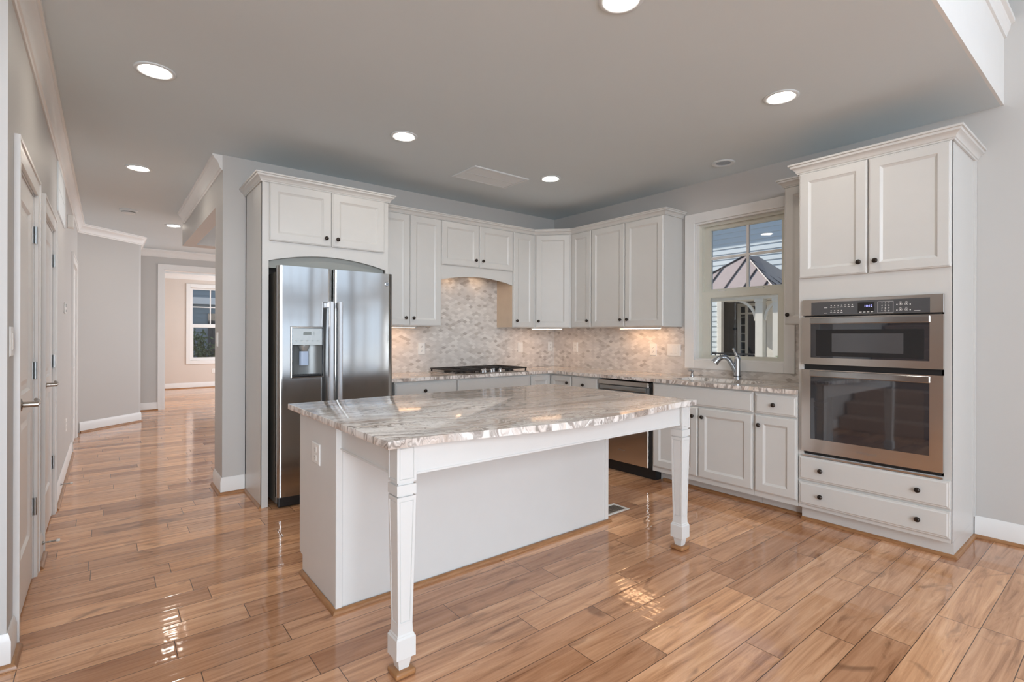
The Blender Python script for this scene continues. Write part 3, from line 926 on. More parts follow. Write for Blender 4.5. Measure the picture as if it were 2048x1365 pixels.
bm = BM(); box(bm, x0 + 0.006, x1 - 0.006, -0.004, 0.045, z0 + 0.002, z0 + 0.012, 0.002)
for k in range(11): box(bm, x0 + 0.012 + k * 0.019, x0 + 0.024 + k * 0.019, 0.0, 0.04, z0 + 0.012, z0 + 0.015)
obj('drip_tray', bm, 'black', fd)
bm = BM(); lathe(bm, [(0.0175, 0.006), (0.0175, -0.0005), (0.0145, -0.002), (0.0135, 0.0)], 24, 'y', (0.857, 0.0, 1.722))
bd = obj('badge', bm, 'chrome', fr, 40)
text('lettering', 'GE', 0.017, 'side_grey', fr, (0.857, -0.0026, 1.722), FRONT)

# --- upper cabinets on the back wall
def upper(name, label, cat, loc, w, rz=0.0, doors=(), z0=UB, z1=UT, depth=0.285, side_m='cab', frame=True, group=None):
    t = thing(name, label, cat, (loc[0], loc[1], 0), rz, group)
    bm = BM(); box(bm, 0.0005, w - 0.0005, 0.0, depth, z0, z1)
    obj('box', bm, side_m, t)
    for a, b, kx in doors:
        cab_door(t, a, b, z0 + 0.002, z1 - 0.004, kx, z0 + 0.075)
    return t
t = upper('wall_cabinet', 'white two door wall cabinet just right of the refrigerator', 'cabinet', (1.905, YU), 0.688, 0, [(0.004, 0.344, 0.298), (0.348, 0.686, 0.378)])
t = thing('hood_cabinet', 'short white wall cabinet with an arched valance above the cooktop', 'cabinet', (2.594, YU, 0))
bm = BM(); box(bm, 0.0005, 0.9085, 0.02, 0.285, 1.995, UT); obj('box', bm, 'cab', t)
bm = BM(); box(bm, 0.0005, 0.9085, 0.0, 0.02, 1.99, UT); obj('face_frame', bm, 'cab', t)
bm = BM(); arch_valance(bm, 0.0005, 0.9085, 1.846, 1.903, 1.99, 0.0, 0.02); obj('valance', bm, 'cab', t)
cab_door(t, 0.002, 0.450, 2.0, 2.436, 0.405, 2.072); cab_door(t, 0.457, 0.904, 2.0, 2.436, 0.494, 2.072)
hd = thing('range_hood', 'recessed hood insert with warm lamps hidden behind the arched valance', 'range hood', (2.594, YU, 0))
bm = BM(); box(bm, 0.08, 0.83, 0.05, 0.275, 1.935, 1.994, 0.004); obj('housing', bm, 'steel_warm', hd)
for x in (0.26, 0.62):
    bm = BM(); lathe(bm, [(0.028, 1.9345), (0.028, 1.930), (0.001, 1.930)], 18, 'z', (x, 0.17, 0)); obj('hood_lamp', bm, 'hood_lens', hd)
t = upper('wall_cabinet', 'narrow single door white wall cabinet between hood and corner', 'cabinet', (3.504, YU), 0.308, 0, [(0.004, 0.305, 0.042)])
bm = BM(); box(bm, -0.0008, 0.0004, 0.004, 0.283, UB + 0.003, 1.99); obj('side_skin', bm, 'tan', t)
# diagonal corner cabinet
t = thing('corner_wall_cabinet', 'diagonal white corner wall cabinet with one door', 'cabinet', (3.8125, YU, 0))
px, py = XU - 3.8125, 4.0855 - YU
bm = BM(); prism(bm, [(0, 0), (px, py), (XR - 3.8125 - 0.001, py), (XR - 3.8125 - 0.001, 0.288), (0, 0.288)], UB, UT); obj('box', bm, 'cab', t)
ang = math.atan2(py, px); dl = math.hypot(px, py)
dd = cab_door(t, 0.026, dl - 0.026, UB + 0.002, UT - 0.004, 0.062, UB + 0.075)
dd.rotation_euler = (0, 0, ang); 
t = upper('wall_cabinet', 'narrow single door white wall cabinet right of the corner', 'cabinet', (XU, 4.085), 0.3, -PI / 2, [(0.004, 0.297, 0.258)])
t = upper('wall_cabinet', 'wide two door white wall cabinet left of the window', 'cabinet', (XU, 3.784), 0.918, -PI / 2, [(0.003, 0.455, 0.415), (0.461, 0.914, 0.500)])
t = upper('wall_cabinet', 'slim white wall cabinet squeezed between window and oven tower', 'cabinet', (XU, 1.775), 0.224, -PI / 2, [(0.004, 0.221, 0.032)])
cab_crown(t, [(0.0, 0.284), (0.0, -0.001), (0.222, -0.001)], 2.489, 1)
bm = BM(); sweep(bm, [(1.9585, YU - 0.0016), (3.8125, YU - 0.0016), (XU - 0.0016, 4.0855), (XU - 0.0016, 2.865), (XR - 0.001, 2.865)], [(o, 2.484 + h * 0.9) for o, h in CABCROWN], side=1)
o = obj('cabinet_crown', bm, 'cab', None, 30, 'white crown moulding running along the tops of the corner wall cabinets', 'crown moulding')
# --- light bars below the cabinets
def light_bar(loc, rz, w, label):
    t = thing('under_cabinet_light', label, 'light', loc, rz)
    bm = BM(); box(bm, 0, w, 0.0, 0.05, -0.016, -0.0005, 0.002); obj('housing', bm, 'plate', t)
    bm = BM(); box(bm, 0.012, w - 0.012, 0.008, 0.042, -0.0185, -0.0162); obj('diffuser', bm, 'bar', t)
light_bar((1.98, 4.50, UB), 0, 0.40, 'light bar under the wall cabinet beside the refrigerator')
light_bar((3.83, 4.46, UB), ang, 0.36, 'light bar under the diagonal corner cabinet')
light_bar((4.22, 3.50, UB), -PI / 2, 0.50, 'light bar under the wide cabinet left of the window')

# --- backsplash
bm = BM(); box(bm, 1.905, XR - 0.001, YB - 0.006, YB - 0.0005, 0.917, UB - 0.001); box(bm, 2.5945, 3.5035, YB - 0.006, YB - 0.0005, UB - 0.001, 1.994)
obj('tile_backsplash', bm, 'tile', None, 0, 'pale wavy mosaic tile backsplash behind the cooktop', 'backsplash')
bm = BM(); box(bm, XR - 0.006, XR - 0.0005, 2.8315, YB - 0.0065, 0.917, UB - 0.001); box(bm, XR - 0.006, XR - 0.0005, 1.55, 2.8315, 0.917, 0.984); box(bm, XR - 0.006, XR - 0.0005, 1.55, 1.8165, 0.984, UB - 0.001)
obj('tile_backsplash', bm, 'tile', None, 0, 'warm lit wavy mosaic tile backsplash around the kitchen window', 'backsplash')

# --- base cabinets
BT = 0.886
def base(name, label, loc, w, rz, depth=0.56, toe=0.15, m='cab', shoe=False):
    t = thing(name, label, 'cabinet', (loc[0], loc[1], 0), rz)
    bm = BM(); box(bm, 0.0005, w - 0.0005, 0.0, depth, 0.10, BT); obj('box', bm, m, t)
    bm = BM(); box(bm, 0.0005, w - 0.0005, toe, depth, 0.0, 0.0995); obj('toe_kick', bm, m, t)
    return t
BX, BY = 3.80, 4.10        # base box faces
t = base('base_cabinet', 'white base cabinet with a top drawer beside the refrigerator', (1.955, BY), 0.635, 0)
drawer(t, 0.004, 0.632, 0.722, 0.868, (0.29,)); cab_door(t, 0.004, 0.316, 0.143, 0.708, 0.275, 0.64); cab_door(t, 0.320, 0.632, 0.143, 0.708, 0.361, 0.64)
t = base('base_cabinet', 'white base cabinet with a plain front under the cooktop', (2.592, BY), 0.908, 0)
drawer(t, 0.004, 0.900, 0.722, 0.868, (), name='false_front'); cab_door(t, 0.004, 0.450, 0.143, 0.708, 0.41, 0.64); cab_door(t, 0.454, 0.900, 0.143, 0.708, 0.494, 0.64)
t = thing('corner_base_cabinet', 'white corner base cabinet with folding doors', 'cabinet', (3.503, BY, 0))
bm = BM(); prism(bm, [(0, 0), (BX - 3.503, 0), (BX - 3.503, 3.763 - BY), (XR - 3.503 - 0.03, 3.763 - BY), (XR - 3.503 - 0.03, 0.56), (0, 0.56)], 0.10, BT); obj('box', bm, 'cab', t)
bm = BM(); prism(bm, [(0, 0.12), (BX - 3.503 + 0.11, 0.12), (BX - 3.503 + 0.11, 3.763 - BY), (XR - 3.503 - 0.03, 3.763 - BY), (XR - 3.503 - 0.03, 0.56), (0, 0.56)], 0.0, 0.0995); obj('toe_kick', bm, 'cab', t)
cab_door(t, 0.006, BX - 3.503 - 0.021, 0.143, 0.868, stile=0.05)
d2 = cab_door(t, 0.024, 0.333, 0.143, 0.868, 0.285, 0.80, stile=0.05)
d2.location = (BX - 3.503, 0, 0); d2.rotation_euler = (0, 0, -PI / 2)
R90 = -PI / 2
t = base('base_cabinet', 'white base cabinet with a top drawer left of the dishwasher', (BX, 3.761), 0.36, R90, toe=0.125)
drawer(t, 0.004, 0.354, 0.722, 0.868, (0.175,)); cab_door(t, 0.004, 0.354, 0.143, 0.708, 0.31, 0.64)
t = base('sink_base_cabinet', 'white sink base cabinet with two doors below the window', (BX, 2.764), 0.908, R90, toe=0.125)
drawer(t, 0.014, 0.899, 0.722, 0.872, (), name='false_front'); cab_door(t, 0.014, 0.447, 0.143, 0.708, 0.408, 0.637); cab_door(t, 0.453, 0.899, 0.143, 0.708, 0.495, 0.637)
sh('shoe_moulding', [(0.03, 0.125), (0.908, 0.125)], t, 1)
t = base('base_cabinet', 'slim white base cabinet with a drawer beside the oven tower', (BX, 1.855), 0.306, R90, toe=0.125)
drawer(t, 0.010, 0.302, 0.722, 0.868, (0.149,)); cab_door(t, 0.010, 0.302, 0.143, 0.708, 0.043, 0.637)
sh('shoe_moulding', [(0.0, 0.125), (0.306, 0.125)], t, 1)
# --- dishwasher
t = thing('dishwasher', 'stainless steel dishwasher between the base cabinets', 'dishwasher', (BX, 3.396, 0), R90)
bm = BM(); box(bm, 0.004, 0.625, 0.004, 0.56, 0.10, 0.872); obj('tub', bm, 'black', t)
bm = BM(); box(bm, 0.006, 0.600, -0.024, 0.003, 0.112, 0.765, 0.004); dw = obj('door', bm, 'steel_warm', t)
bm = BM(); box(bm, 0.006, 0.600, -0.024, 0.003, 0.828, 0.872, 0.003); obj('control_strip', bm, 'steel_warm', t)
bm = BM(); box(bm, 0.012, 0.594, -0.006, 0.003, 0.766, 0.827); obj('pocket', bm, 'recess', t)
bm = BM(); box(bm, 0.03, 0.575, -0.034, -0.020, 0.782, 0.822, 0.005, 2); box(bm, 0.03, 0.06, -0.020, -0.006, 0.785, 0.819); box(bm, 0.545, 0.575, -0.020, -0.006, 0.785, 0.819)
obj('handle', bm, 'steel', t)
bm = BM(); box(bm, 0.002, 0.628, 0.05, 0.20, 0.0, 0.10); obj('kick_plate', bm, 'black', t)
text('badge', 'Whirlpool', 0.018, 'chrome', dw, (0.303, -0.0246, 0.225), FRONT)

# --- perimeter counter with a sink cut-out
SX0, SX1, SY0, SY1 = 3.895, 4.235, 1.965, 2.645
def rounded(x0, x1, y0, y1, r, n=5):
    pts = []
    for cx, cy, a0 in ((x1 - r, y1 - r, 0), (x0 + r, y1 - r, 90), (x0 + r, y0 + r, 180), (x1 - r, y0 + r, 270)):
        for k in range(n + 1):
            a = math.radians(a0 + 90 * k / n)
            pts.append((cx + r * math.cos(a), cy + r * math.sin(a)))
    return pts
def slab_with_hole(outer, hole, z0, z1):
    bm = BM()
    def loop(pts, z):
        vs = [bm.verts.new((a, b, z)) for a, b in pts]
        return vs, [bm.edges.new((vs[i], vs[(i + 1) % len(vs)])) for i in range(len(vs))]
    for z in (z0, z1):
        vo, eo = loop(outer, z)
        vh, eh = loop(hole, z) if hole else ([], [])
        bmesh.ops.triangle_fill(bm, use_beauty=True, use_dissolve=False, edges=eo + eh)
        if z == z0: lo, lh = vo, vh
        else: ho, hh = vo, vh
    for a, b in ((lo, ho), (lh, hh)):
        for i in range(len(a)):
            bm.faces.new((a[i], a[(i + 1) % len(a)], b[(i + 1) % len(a)], b[i]))
    return bm
cx, cy = 3.765, 4.062
bm = slab_with_hole([(1.912, cy), (cx - 0.03, cy), (cx, cy - 0.03), (cx, 1.550), (XR - 0.0065, 1.550), (XR - 0.0065, YB - 0.0065), (1.912, YB - 0.0065)], rounded(SX0, SX1, SY0, SY1, 0.06), BT + 0.0005, 0.9165)
obj('countertop', bm, 'stone_b', None, 0, 'L shaped grey brown stone countertop along both kitchen walls', 'countertop')
t = thing('sink', 'stainless steel undermount sink below the window', 'sink', (0, 0, 0))
bm = BM()
ro = rounded(SX0 - 0.015, SX1 + 0.015, SY0 - 0.015, SY1 + 0.015, 0.07); ri = rounded(SX0 - 0.004, SX1 + 0.004, SY0 - 0.004, SY1 + 0.004, 0.06); rb = rounded(SX0 + 0.01, SX1 - 0.01, SY0 + 0.01, SY1 - 0.01, 0.06)
L = [[bm.verts.new((a, b, z)) for a, b in q] for q, z in ((ro, 0.8855), (ri, 0.8855), (rb, 0.70))]
n = len(ro)
for a, b in zip(L, L[1:]):
    for k in range(n): bm.faces.new((a[k], a[(k + 1) % n], b[(k + 1) % n], b[k]))
bm.faces.new(L[-1])
obj('basin', bm, 'steel_sink', t, 40)
bm = BM(); lathe(bm, [(0.045, 0.7005), (0.045, 0.7035), (0.03, 0.7035), (0.028, 0.701)], 20, 'z', ((SX0 + SX1) / 2, (SY0 + SY1) / 2, 0)); obj('drain', bm, 'chrome', t, 40)
# --- faucet
t = thing('faucet', 'brushed steel single lever faucet behind the sink', 'faucet', (4.335, 2.27, 0.917))
bm = BM(); lathe(bm, [(0.033, 0.0), (0.033, 0.010), (0.031, 0.014), (0.030, 0.03), (0.0275, 0.09), (0.026, 0.14), (0.027, 0.17), (0.024, 0.19), (0.012, 0.202), (0.001, 0.204)], 20); obj('body', bm, 'chrome', t, 40)
bm = BM(); lathe(bm, [(0.0318, 0.022), (0.0318, 0.030)], 20); obj('base_ring', bm, 'slot', t)
bm = BM(); tube(bm, [(-0.006, 0.01, 0.06), (-0.028, 0.030, 0.12), (-0.052, 0.050, 0.170), (-0.075, 0.071, 0.192), (-0.098, 0.094, 0.188)], [0.021, 0.021, 0.020, 0.0195, 0.020], 14)
sp = obj('spout', bm, 'chrome', t, 50)
bm = BM(); tube(bm, [(-0.094, 0.090, 0.190), (-0.110, 0.106, 0.182), (-0.130, 0.126, 0.158), (-0.140, 0.136, 0.140)], [0.020, 0.025, 0.030, 0.032], 14)
obj('spray_head', bm, 'chrome', sp, 50)
bm = BM(); tube(bm, [(0.0, 0.0, 0.19), (0.0, 0.012, 0.215), (0.004, 0.030, 0.245), (0.004, 0.042, 0.268)], [0.016, 0.0125, 0.009, 0.0105], 10); obj('lever', bm, 'chrome', t, 50)
t = thing('soap_dispenser', 'small chrome soap pump beside the sink', 'soap dispenser', (4.315, 2.70, 0.917))
bm = BM(); lathe(bm, [(0.021, 0.0), (0.021, 0.006), (0.013, 0.012), (0.0105, 0.035), (0.014, 0.042), (0.014, 0.052), (0.008, 0.056), (0.001, 0.057)], 16); obj('pump', bm, 'chrome', t, 40)
bm = BM(); tube(bm, [(0, 0, 0.05), (-0.025, 0.0, 0.056), (-0.05, 0.0, 0.050)], [0.008, 0.007, 0.006], 8); obj('nozzle', bm, 'chrome', t, 40)

# --- gas cooktop (x right from its left edge, y back)
t = thing('gas_cooktop', 'stainless gas cooktop with black iron grates and steel knobs', 'cooktop', (2.595, 4.12, 0.917))
bm = BM(); box(bm, 0, 0.91, 0, 0.52, 0.0, 0.008, 0.003); obj('tray', bm, 'steel_warm', t)
for bx, by, r in ((0.15, 0.14, 0.045), (0.15, 0.38, 0.04), (0.455, 0.32, 0.06), (0.76, 0.14, 0.04), (0.76, 0.38, 0.045)):
    bm = BM(); lathe(bm, [(r * 1.1, 0.008), (r * 1.1, 0.014), (r * 0.95, 0.018), (r * 0.95, 0.025), (r * 0.8, 0.028), (0.001, 0.028)], 18, 'z', (bx, by, 0)); obj('burner', bm, 'iron', t, 40)
def grate(x0, x1, y0, y1):
    bm = BM()
    w = 0.009
    zt0, zt1 = 0.030, 0.044
    for y in (y0, y1 - w): box(bm, x0, x1, y, y + w, zt0, zt1, 0.002)
    for x in (x0, x1 - w): box(bm, x, x + w, y0 + w, y1 - w, zt0, zt1, 0.002)
    n = max(3, int((y1 - y0) / 0.042))
    for k in range(1, n):
        y = y0 + (y1 - y0) * k / n
        box(bm, x0 + w, x0 + (x1 - x0) * 0.36, y - w / 2, y + w / 2, zt0, zt1); box(bm, x1 - (x1 - x0) * 0.36, x1 - w, y - w / 2, y + w / 2, zt0, zt1)
    box(bm, (x0 + x1) / 2 - w / 2, (x0 + x1) / 2 + w / 2, y0 + w, y0 + (y1 - y0) * 0.3, zt0, zt1); box(bm, (x0 + x1) / 2 - w / 2, (x0 + x1) / 2 + w / 2, y1 - (y1 - y0) * 0.3, y1 - w, zt0, zt1)
    for x in (x0 + 0.004, x1 - 0.016):
        for y in (y0 + 0.004, y1 - 0.016): box(bm, x, x + 0.012, y, y + 0.012, 0.008, zt0)
    obj('grate', bm, 'iron', t)
grate(0.012, 0.300, 0.015, 0.505); grate(0.306, 0.604, 0.135, 0.505); grate(0.610, 0.898, 0.015, 0.505)
for k, (kx, ky) in enumerate(((0.345, 0.045), (0.400, 0.085), (0.455, 0.045), (0.510, 0.085), (0.565, 0.045))):
    bm = BM(); lathe(bm, [(0.022, 0.008), (0.022, 0.012), (0.018, 0.014), (0.0165, 0.036), (0.014, 0.039), (0.001, 0.039)], 16, 'z', (kx, ky, 0)); box(bm, kx - 0.003, kx + 0.003, ky - 0.016, ky + 0.016, 0.038, 0.044)
    obj('control_knob', bm, 'chrome', t, 40)

# --- oven tower (frame: x = 1.548 - Y, y = X - 3.81)
TW = 0.828
t = thing('oven_tower_cabinet', 'tall white cabinet tower holding the wall oven', 'cabinet', (3.81, 1.548, 0), R90)
bm = BM()
box(bm, 0, 0.02, 0.0, 0.5985, 0.10, UT); box(bm, TW - 0.02, TW, 0.0, 0.5985, 0.10, UT); box(bm, 0.02, TW - 0.02, 0.58, 0.5985, 0.10, UT)
box(bm, 0.02, TW - 0.02, 0.02, 0.58, 1.60, UT); box(bm, 0.02, TW - 0.02, 0.02, 0.58, 0.10, 0.45)
obj('box', bm, 'cab', t)
bm = BM()
box(bm, 0.0, 0.034, -0.0005, 0.0195, 0.10, UT - 0.001); box(bm, TW - 0.034, TW, -0.0005, 0.0195, 0.10, UT - 0.001)
box(bm, 0.034, TW - 0.034, -0.0005, 0.0195, 1.535, UT - 0.001); box(bm, 0.034, TW - 0.034, -0.0005, 0.0195, 0.10, 0.478)
obj('face_frame', bm, 'cab', t)
bm = BM(); box(bm, TW - 0.0005, TW + 0.010, 0.555, 0.5985, 0.136, UT); obj('scribe_strip', bm, 'cab', t)
bm = BM(); box(bm, 0, TW, 0.058, 0.5985, 0.0, 0.0995); obj('toe_kick', bm, 'cab', t)
sh('shoe_moulding', [(0.0, 0.058), (TW, 0.058), (TW, 0.58)], t, 1)
cab_door(t, 0.004, 0.412, 1.697, 2.424, 0.370, 1.771); cab_door(t, 0.420, TW - 0.003, 1.697, 2.424, 0.460, 1.771)
drawer(t, 0.006, TW - 0.004, 0.299, 0.460, (0.149, 0.677)); drawer(t, 0.006, TW - 0.004, 0.126, 0.283, (0.149, 0.677))
cab_crown(t, [(0.0, 0.25), (0.0, -0.001), (TW, -0.001), (TW, 0.5985)], 2.482, 1, 1.12)

# --- combination wall oven
t = thing('wall_oven', 'stainless steel built in microwave and wall oven combination', 'oven', (3.81, 1.519, 0), R90)
OW = 0.766
bm = BM(); box(bm, 0.012, OW - 0.012, 0.0, 0.50, 0.482, 1.534); obj('chassis', bm, 'black', t)
# control panel
bm = BM(); ring(bm, 0, OW, 1.434, 1.543, [(0, -0.0005), (0, -0.018), (0.002, -0.020)]); cp = obj('control_panel', bm, 'steel_warm', t)
bm = BM(); box(bm, 0.058, OW - 0.063, -0.0215, -0.0195, 1.436, 1.524, 0.0); cg = obj('control_glass', bm, 'ctrl', cp)
bm = BM(); box(bm, 0.335, 0.426, -0.0222, -0.0214, 1.445, 1.511); ds = obj('display', bm, 'black', cp)
text('clock_digits', '10:12', 0.021, 'blue', cp, (0.393, -0.0226, 1.487), FRONT, 0.0001)
bm = BM()
for k in range(4): box(bm, 0.343 + k * 0.021, 0.357 + k * 0.021, -0.0226, -0.0220, 1.4475, 1.4515)
x0, x1, z0, z1 = 0.443, 0.525, 1.441, 1.512
for a, b, c, d in ((x0, x1, z0, z0 + 0.0012), (x0, x1, z1 - 0.0012, z1), (x0, x0 + 0.0012, z0, z1), (x1 - 0.0012, x1, z0, z1)): box(bm, a, b, -0.0220, -0.0213, c, d)
for r_ in range(2):
    for k in range(7 if r_ == 0 else 4):
        xx, zz = 0.178 + k * 0.0205, 1.492 - r_ * 0.036
        box(bm, xx, xx + 0.006, -0.0220, -0.0213, zz + 0.004, zz + 0.010); box(bm, xx - 0.003, xx + 0.009, -0.0220, -0.0213, zz - 0.006, zz - 0.003)
    box(bm, 0.138, 0.158, -0.0220, -0.0213, 1.484 - r_ * 0.036, 1.487 - r_ * 0.036)
for r_ in range(2):
    for k in range(2):
        xx, zz = 0.561 + k * 0.029, 1.492 - r_ * 0.034
        lathe(bm, [(0.0085, -0.0213), (0.0085, -0.0220), (0.0074, -0.0220), (0.0074, -0.0213)], 16, 'y', (xx, 0, zz)); box(bm, xx - 0.003, xx + 0.003, -0.0220, -0.0213, zz - 0.003, zz + 0.003)
        box(bm, xx - 0.005, xx + 0.005, -0.0220, -0.0213, zz + 0.012, zz + 0.0145)
    box(bm, 0.540, 0.546, -0.0220, -0.0213, 1.486 - r_ * 0.034, 1.492 - r_ * 0.034); box(bm, 0.606, 0.612, -0.0220, -0.0213, 1.486 - r_ * 0.034, 1.492 - r_ * 0.034)
box(bm, 0.628, 0.658, -0.0220, -0.0213, 1.447, 1.4495)
obj('legend_marks', bm, 'plate', cp)
for i, rowt in enumerate(('1  2  3', '4  5  6', '7  8  9', '*  0  #')):
    text('keypad_numbers', rowt, 0.014, 'plate', cp, (0.484, -0.0219, 1.503 - i * 0.0165), FRONT, 0.0001, 1.15)
def oven_door(name, z0, z1, gz0, gz1, inner, gl='oven_glass', iw='oven_window', edge=None):
    bm = BM(); gx0, gx1 = 0.058, OW - 0.063
    # front frame with a hole for the glass
    yf, yb = -0.030, -0.001
    box(bm, 0, gx0, yf, yb, z0, z1); box(bm, gx1, OW, yf, yb, z0, z1)
    box(bm, gx0, gx1, yf, yb, z0, gz0); box(bm, gx0, gx1, yf, yb, gz1, z1)
    d = obj(name, bm, 'steel_warm', t)
    bm = BM(); box(bm, gx0 + 0.0005, gx1 - 0.0005, yf + 0.002, yb, gz0 + 0.0005, gz1 - 0.0005); g = obj('glass', bm, gl, d)
    for (a, b, c, e), mm in inner:
        bm = BM(); box(bm, a, b, yf + 0.0012, yf + 0.0021, c, e); obj('inner_window', bm, mm, d)
    bm = BM(); box(bm, gx0 - 0.003, gx1 + 0.003, yf - 0.012, yf + 0.001, gz1 + 0.001, gz1 + 0.042, 0.004, 2); obj('handle', bm, 'steel', d)
    return d
mg = oven_door('microwave_door', 1.102, 1.424, 1.148, 1.376, [((0.090, OW - 0.088, 1.160, 1.338), 'black')])
g = oven_door('oven_door', 0.502, 1.066, 0.592, 1.018, [((0.100, OW - 0.088, 0.650, 0.973), 'oven_window')])
text('badge', 'Whirlpool', 0.026, 'chrome', g, (0.385, -0.0306, 0.545), FRONT)
bm = BM(); box(bm, 0.004, OW - 0.004, -0.016, -0.0005, 0.464, 0.474); obj('lower_trim', bm, 'steel_warm', t)
bm = BM(); box(bm, 0.188, 0.578, -0.0306, -0.0289, 1.188, 1.312); obj('inner_window', bm, 'ctrl', mg)

# --- island
t = thing('kitchen_island', 'white kitchen island with two tapered legs and open seating side', 'island', (0, 0, 0))
IX0, IX1, IY0, IY1 = 0.835, 2.735, 2.355, 2.92
ZI = 0.8775
bm = BM(); box(bm, IX0 + 0.002, IX1 - 0.002, IY0 + 0.008, IY1 - 0.02, 0.10, ZI); box(bm, IX0 + 0.002, IX1 - 0.002, IY0 + 0.008, IY1 - 0.045, 0.001, 0.10)
obj('box', bm, 'island', t)
bm = BM()
for x0, x1 in ((IX0 - 0.001, IX0 + 0.030), (IX1 - 0.030, IX1 + 0.001)):
    box(bm, x0, x1, IY0, IY0 + 0.03, 0.001, ZI, 0.002)
obj('corner_trim', bm, 'island', t)
bm = BM(); box(bm, IX0, IX0 + 0.003, IY0 + 0.03, IY1 - 0.02, 0.10, ZI); obj('end_panel', bm, 'island', t)
bm = BM(); box(bm, IX0, IX1, IY1 - 0.02, IY1, 0.105, ZI); obj('face_frame', bm, 'island', t)
bt = thing('cab_fronts', None, None)
bpy.data.objects.remove(bt, do_unlink=True)
def island_door(x0, x1, z0, z1, kx, kz):
    bm = BM(); ring(bm, -x1, -x0, z0, z1, DOORP)
    d = obj('door', bm, 'island', t)
    d.location = (0, IY1, 0); d.rotation_euler = (0, 0, PI)
    knob(d, -kx, kz)
for a, b in ((IX0 + 0.004, 1.465), (1.470, 2.10), (2.105, IX1 - 0.004)):
    island_door(a, b, 0.125, 0.70, b - 0.04, 0.64); island_door(a, b, 0.715, 0.868, (a + b) / 2, 0.79)
sh('shoe_moulding', [(IX0, IY1 - 0.047), (IX0, IY0), (IX1, IY0), (IX1, IY1 - 0.047)], t, 1)
# aprons
bm = BM(); box(bm, 0.925, 2.69, 1.765, 1.785, 0.757, ZI, 0.0015); box(bm, 0.925, 2.69, 1.762, 1.765, 0.757, 0.765); obj('front_apron', bm, 'island', t)
bm = BM(); box(bm, 0.858, 0.878, 1.825, IY0 + 0.001, 0.757, ZI, 0.0015); box(bm, 0.854, 0.858, 1.825, IY0, 0.757, 0.765); obj('side_apron', bm, 'island', t)
bm = BM(); box(bm, 2.735, 2.755, 1.825, IY0 + 0.001, 0.757, ZI, 0.0015); obj('side_apron', bm, 'island', t)
def leg(cx, cy):
    bm = BM()
    prof = [(0.026, 0.0205), (0.074, 0.0285), (0.0745, 0.0395), (0.148, 0.0395), (0.155, 0.035), (0.158, 0.035), (0.163, 0.0315), (0.196, 0.030), (0.677, 0.039), (0.683, 0.039), (0.684, 0.031), (0.689, 0.031), (0.690, 0.040), (0.728, 0.040), (0.729, 0.032), (0.737, 0.032), (0.738, 0.040), (ZI, 0.040)]
    rings = [[bm.verts.new((cx + a * h, cy + b * h, z)) for a, b in ((-1, -1), (1, -1), (1, 1), (-1, 1))] for z, h in prof]
    pan = []
    for i, (a, b) in enumerate(zip(rings, rings[1:])):
        for k in range(4):
            f = bm.faces.new((a[k], a[(k + 1) % 4], b[(k + 1) % 4], b[k]))
            if i in (7, 16): pan.append(f)
    bm.faces.new(rings[0][::-1]); bm.faces.new(rings[-1])
    bmesh.ops.recalc_face_normals(bm, faces=bm.faces)
    bmesh.ops.inset_individual(bm, faces=pan, thickness=0.014, depth=0.0)
    bmesh.ops.inset_individual(bm, faces=pan, thickness=0.0025, depth=-0.004)
    bmesh.ops.inset_individual(bm, faces=pan, thickness=0.0025, depth=0.003)
    l = obj('leg', bm, 'island', t)
    bm = BM(); box(bm, cx - 0.042, cx + 0.042, cy - 0.042, cy + 0.042, 0.0006, 0.026, 0.009, 3)
    obj('foot_pad', bm, 'shoe', l, 40)
leg(0.886, 1.786)
leg(2.729, 1.786)
# island slab with a bowed seating edge
pts = []
TX0, TX1, TY0, TY1 = 0.792, 2.780, 1.708, 3.0
for k in range(41):
    u = k / 40
    x = TX0 + (TX1 - TX0) * u
    q = min(max((u - 0.05) / 0.90, 0), 1)
    pts.append((x, TY0 - 0.108 * (0.5 - 0.5 * math.cos(2 * PI * q)) ** 0.85))
pts += [(TX1, TY1), (TX0, TY1)]
bm = BM(); prism(bm, pts, ZI + 0.0005, 0.908)
bmesh.ops.bevel(bm, geom=[e for e in bm.edges if abs(e.verts[0].co.z - e.verts[1].co.z) < 1e-5], offset=0.003, segments=2, affect='EDGES', profile=0.5)
obj('island_countertop', bm, 'stone', None, 30, 'bowed veined stone slab on top of the white island', 'countertop')

# ------------------------------------------------------------------ ceiling fittings
def can_light(label, x, y):
    t = thing('recessed_light', label, 'ceiling light', (x, y, ZC), 0, 'recessed lights in kitchen and hall')
    bm = BM(); lathe(bm, [(0.098, -0.0005), (0.098, -0.004), (0.094, -0.007), (0.080, -0.008), (0.072, -0.003), (0.072, -0.0005)], 32); obj('trim_ring', bm, 'vent_white', t, 40)
    bm = BM(); lathe(bm, [(0.0715, -0.003), (0.06, -0.0055), (0.03, -0.0075), (0.001, -0.008)], 32); obj('lens', bm, 'lens', t, 60)
    return t
CANS = [(0.207, 3.433, 'recessed light over the hall, nearest the left wall'),
        (0.216, 5.529, 'recessed light above the hall just past the refrigerator wall'),
        (0.697, 8.136, 'small far recessed light at the end of the hall'),
        (1.700, 3.413, 'recessed light above the left end of the island'),
        (3.217, 3.478, 'recessed light right of the ceiling vent'),
        (3.209, 1.411, 'recessed light in front of the oven tower'),
        (1.740, 1.435, 'recessed light cut off by the top edge of the picture')]
c0 = can_light(CANS[0][2], CANS[0][0], CANS[0][1])
for x, y, lb in CANS[1:]:
    dup(c0, (x, y, ZC), 0, lb)
t = thing('ceiling_speaker', 'unlit recessed eyeball fitting above the kitchen window', 'ceiling light', (4.055, 2.25, ZC))
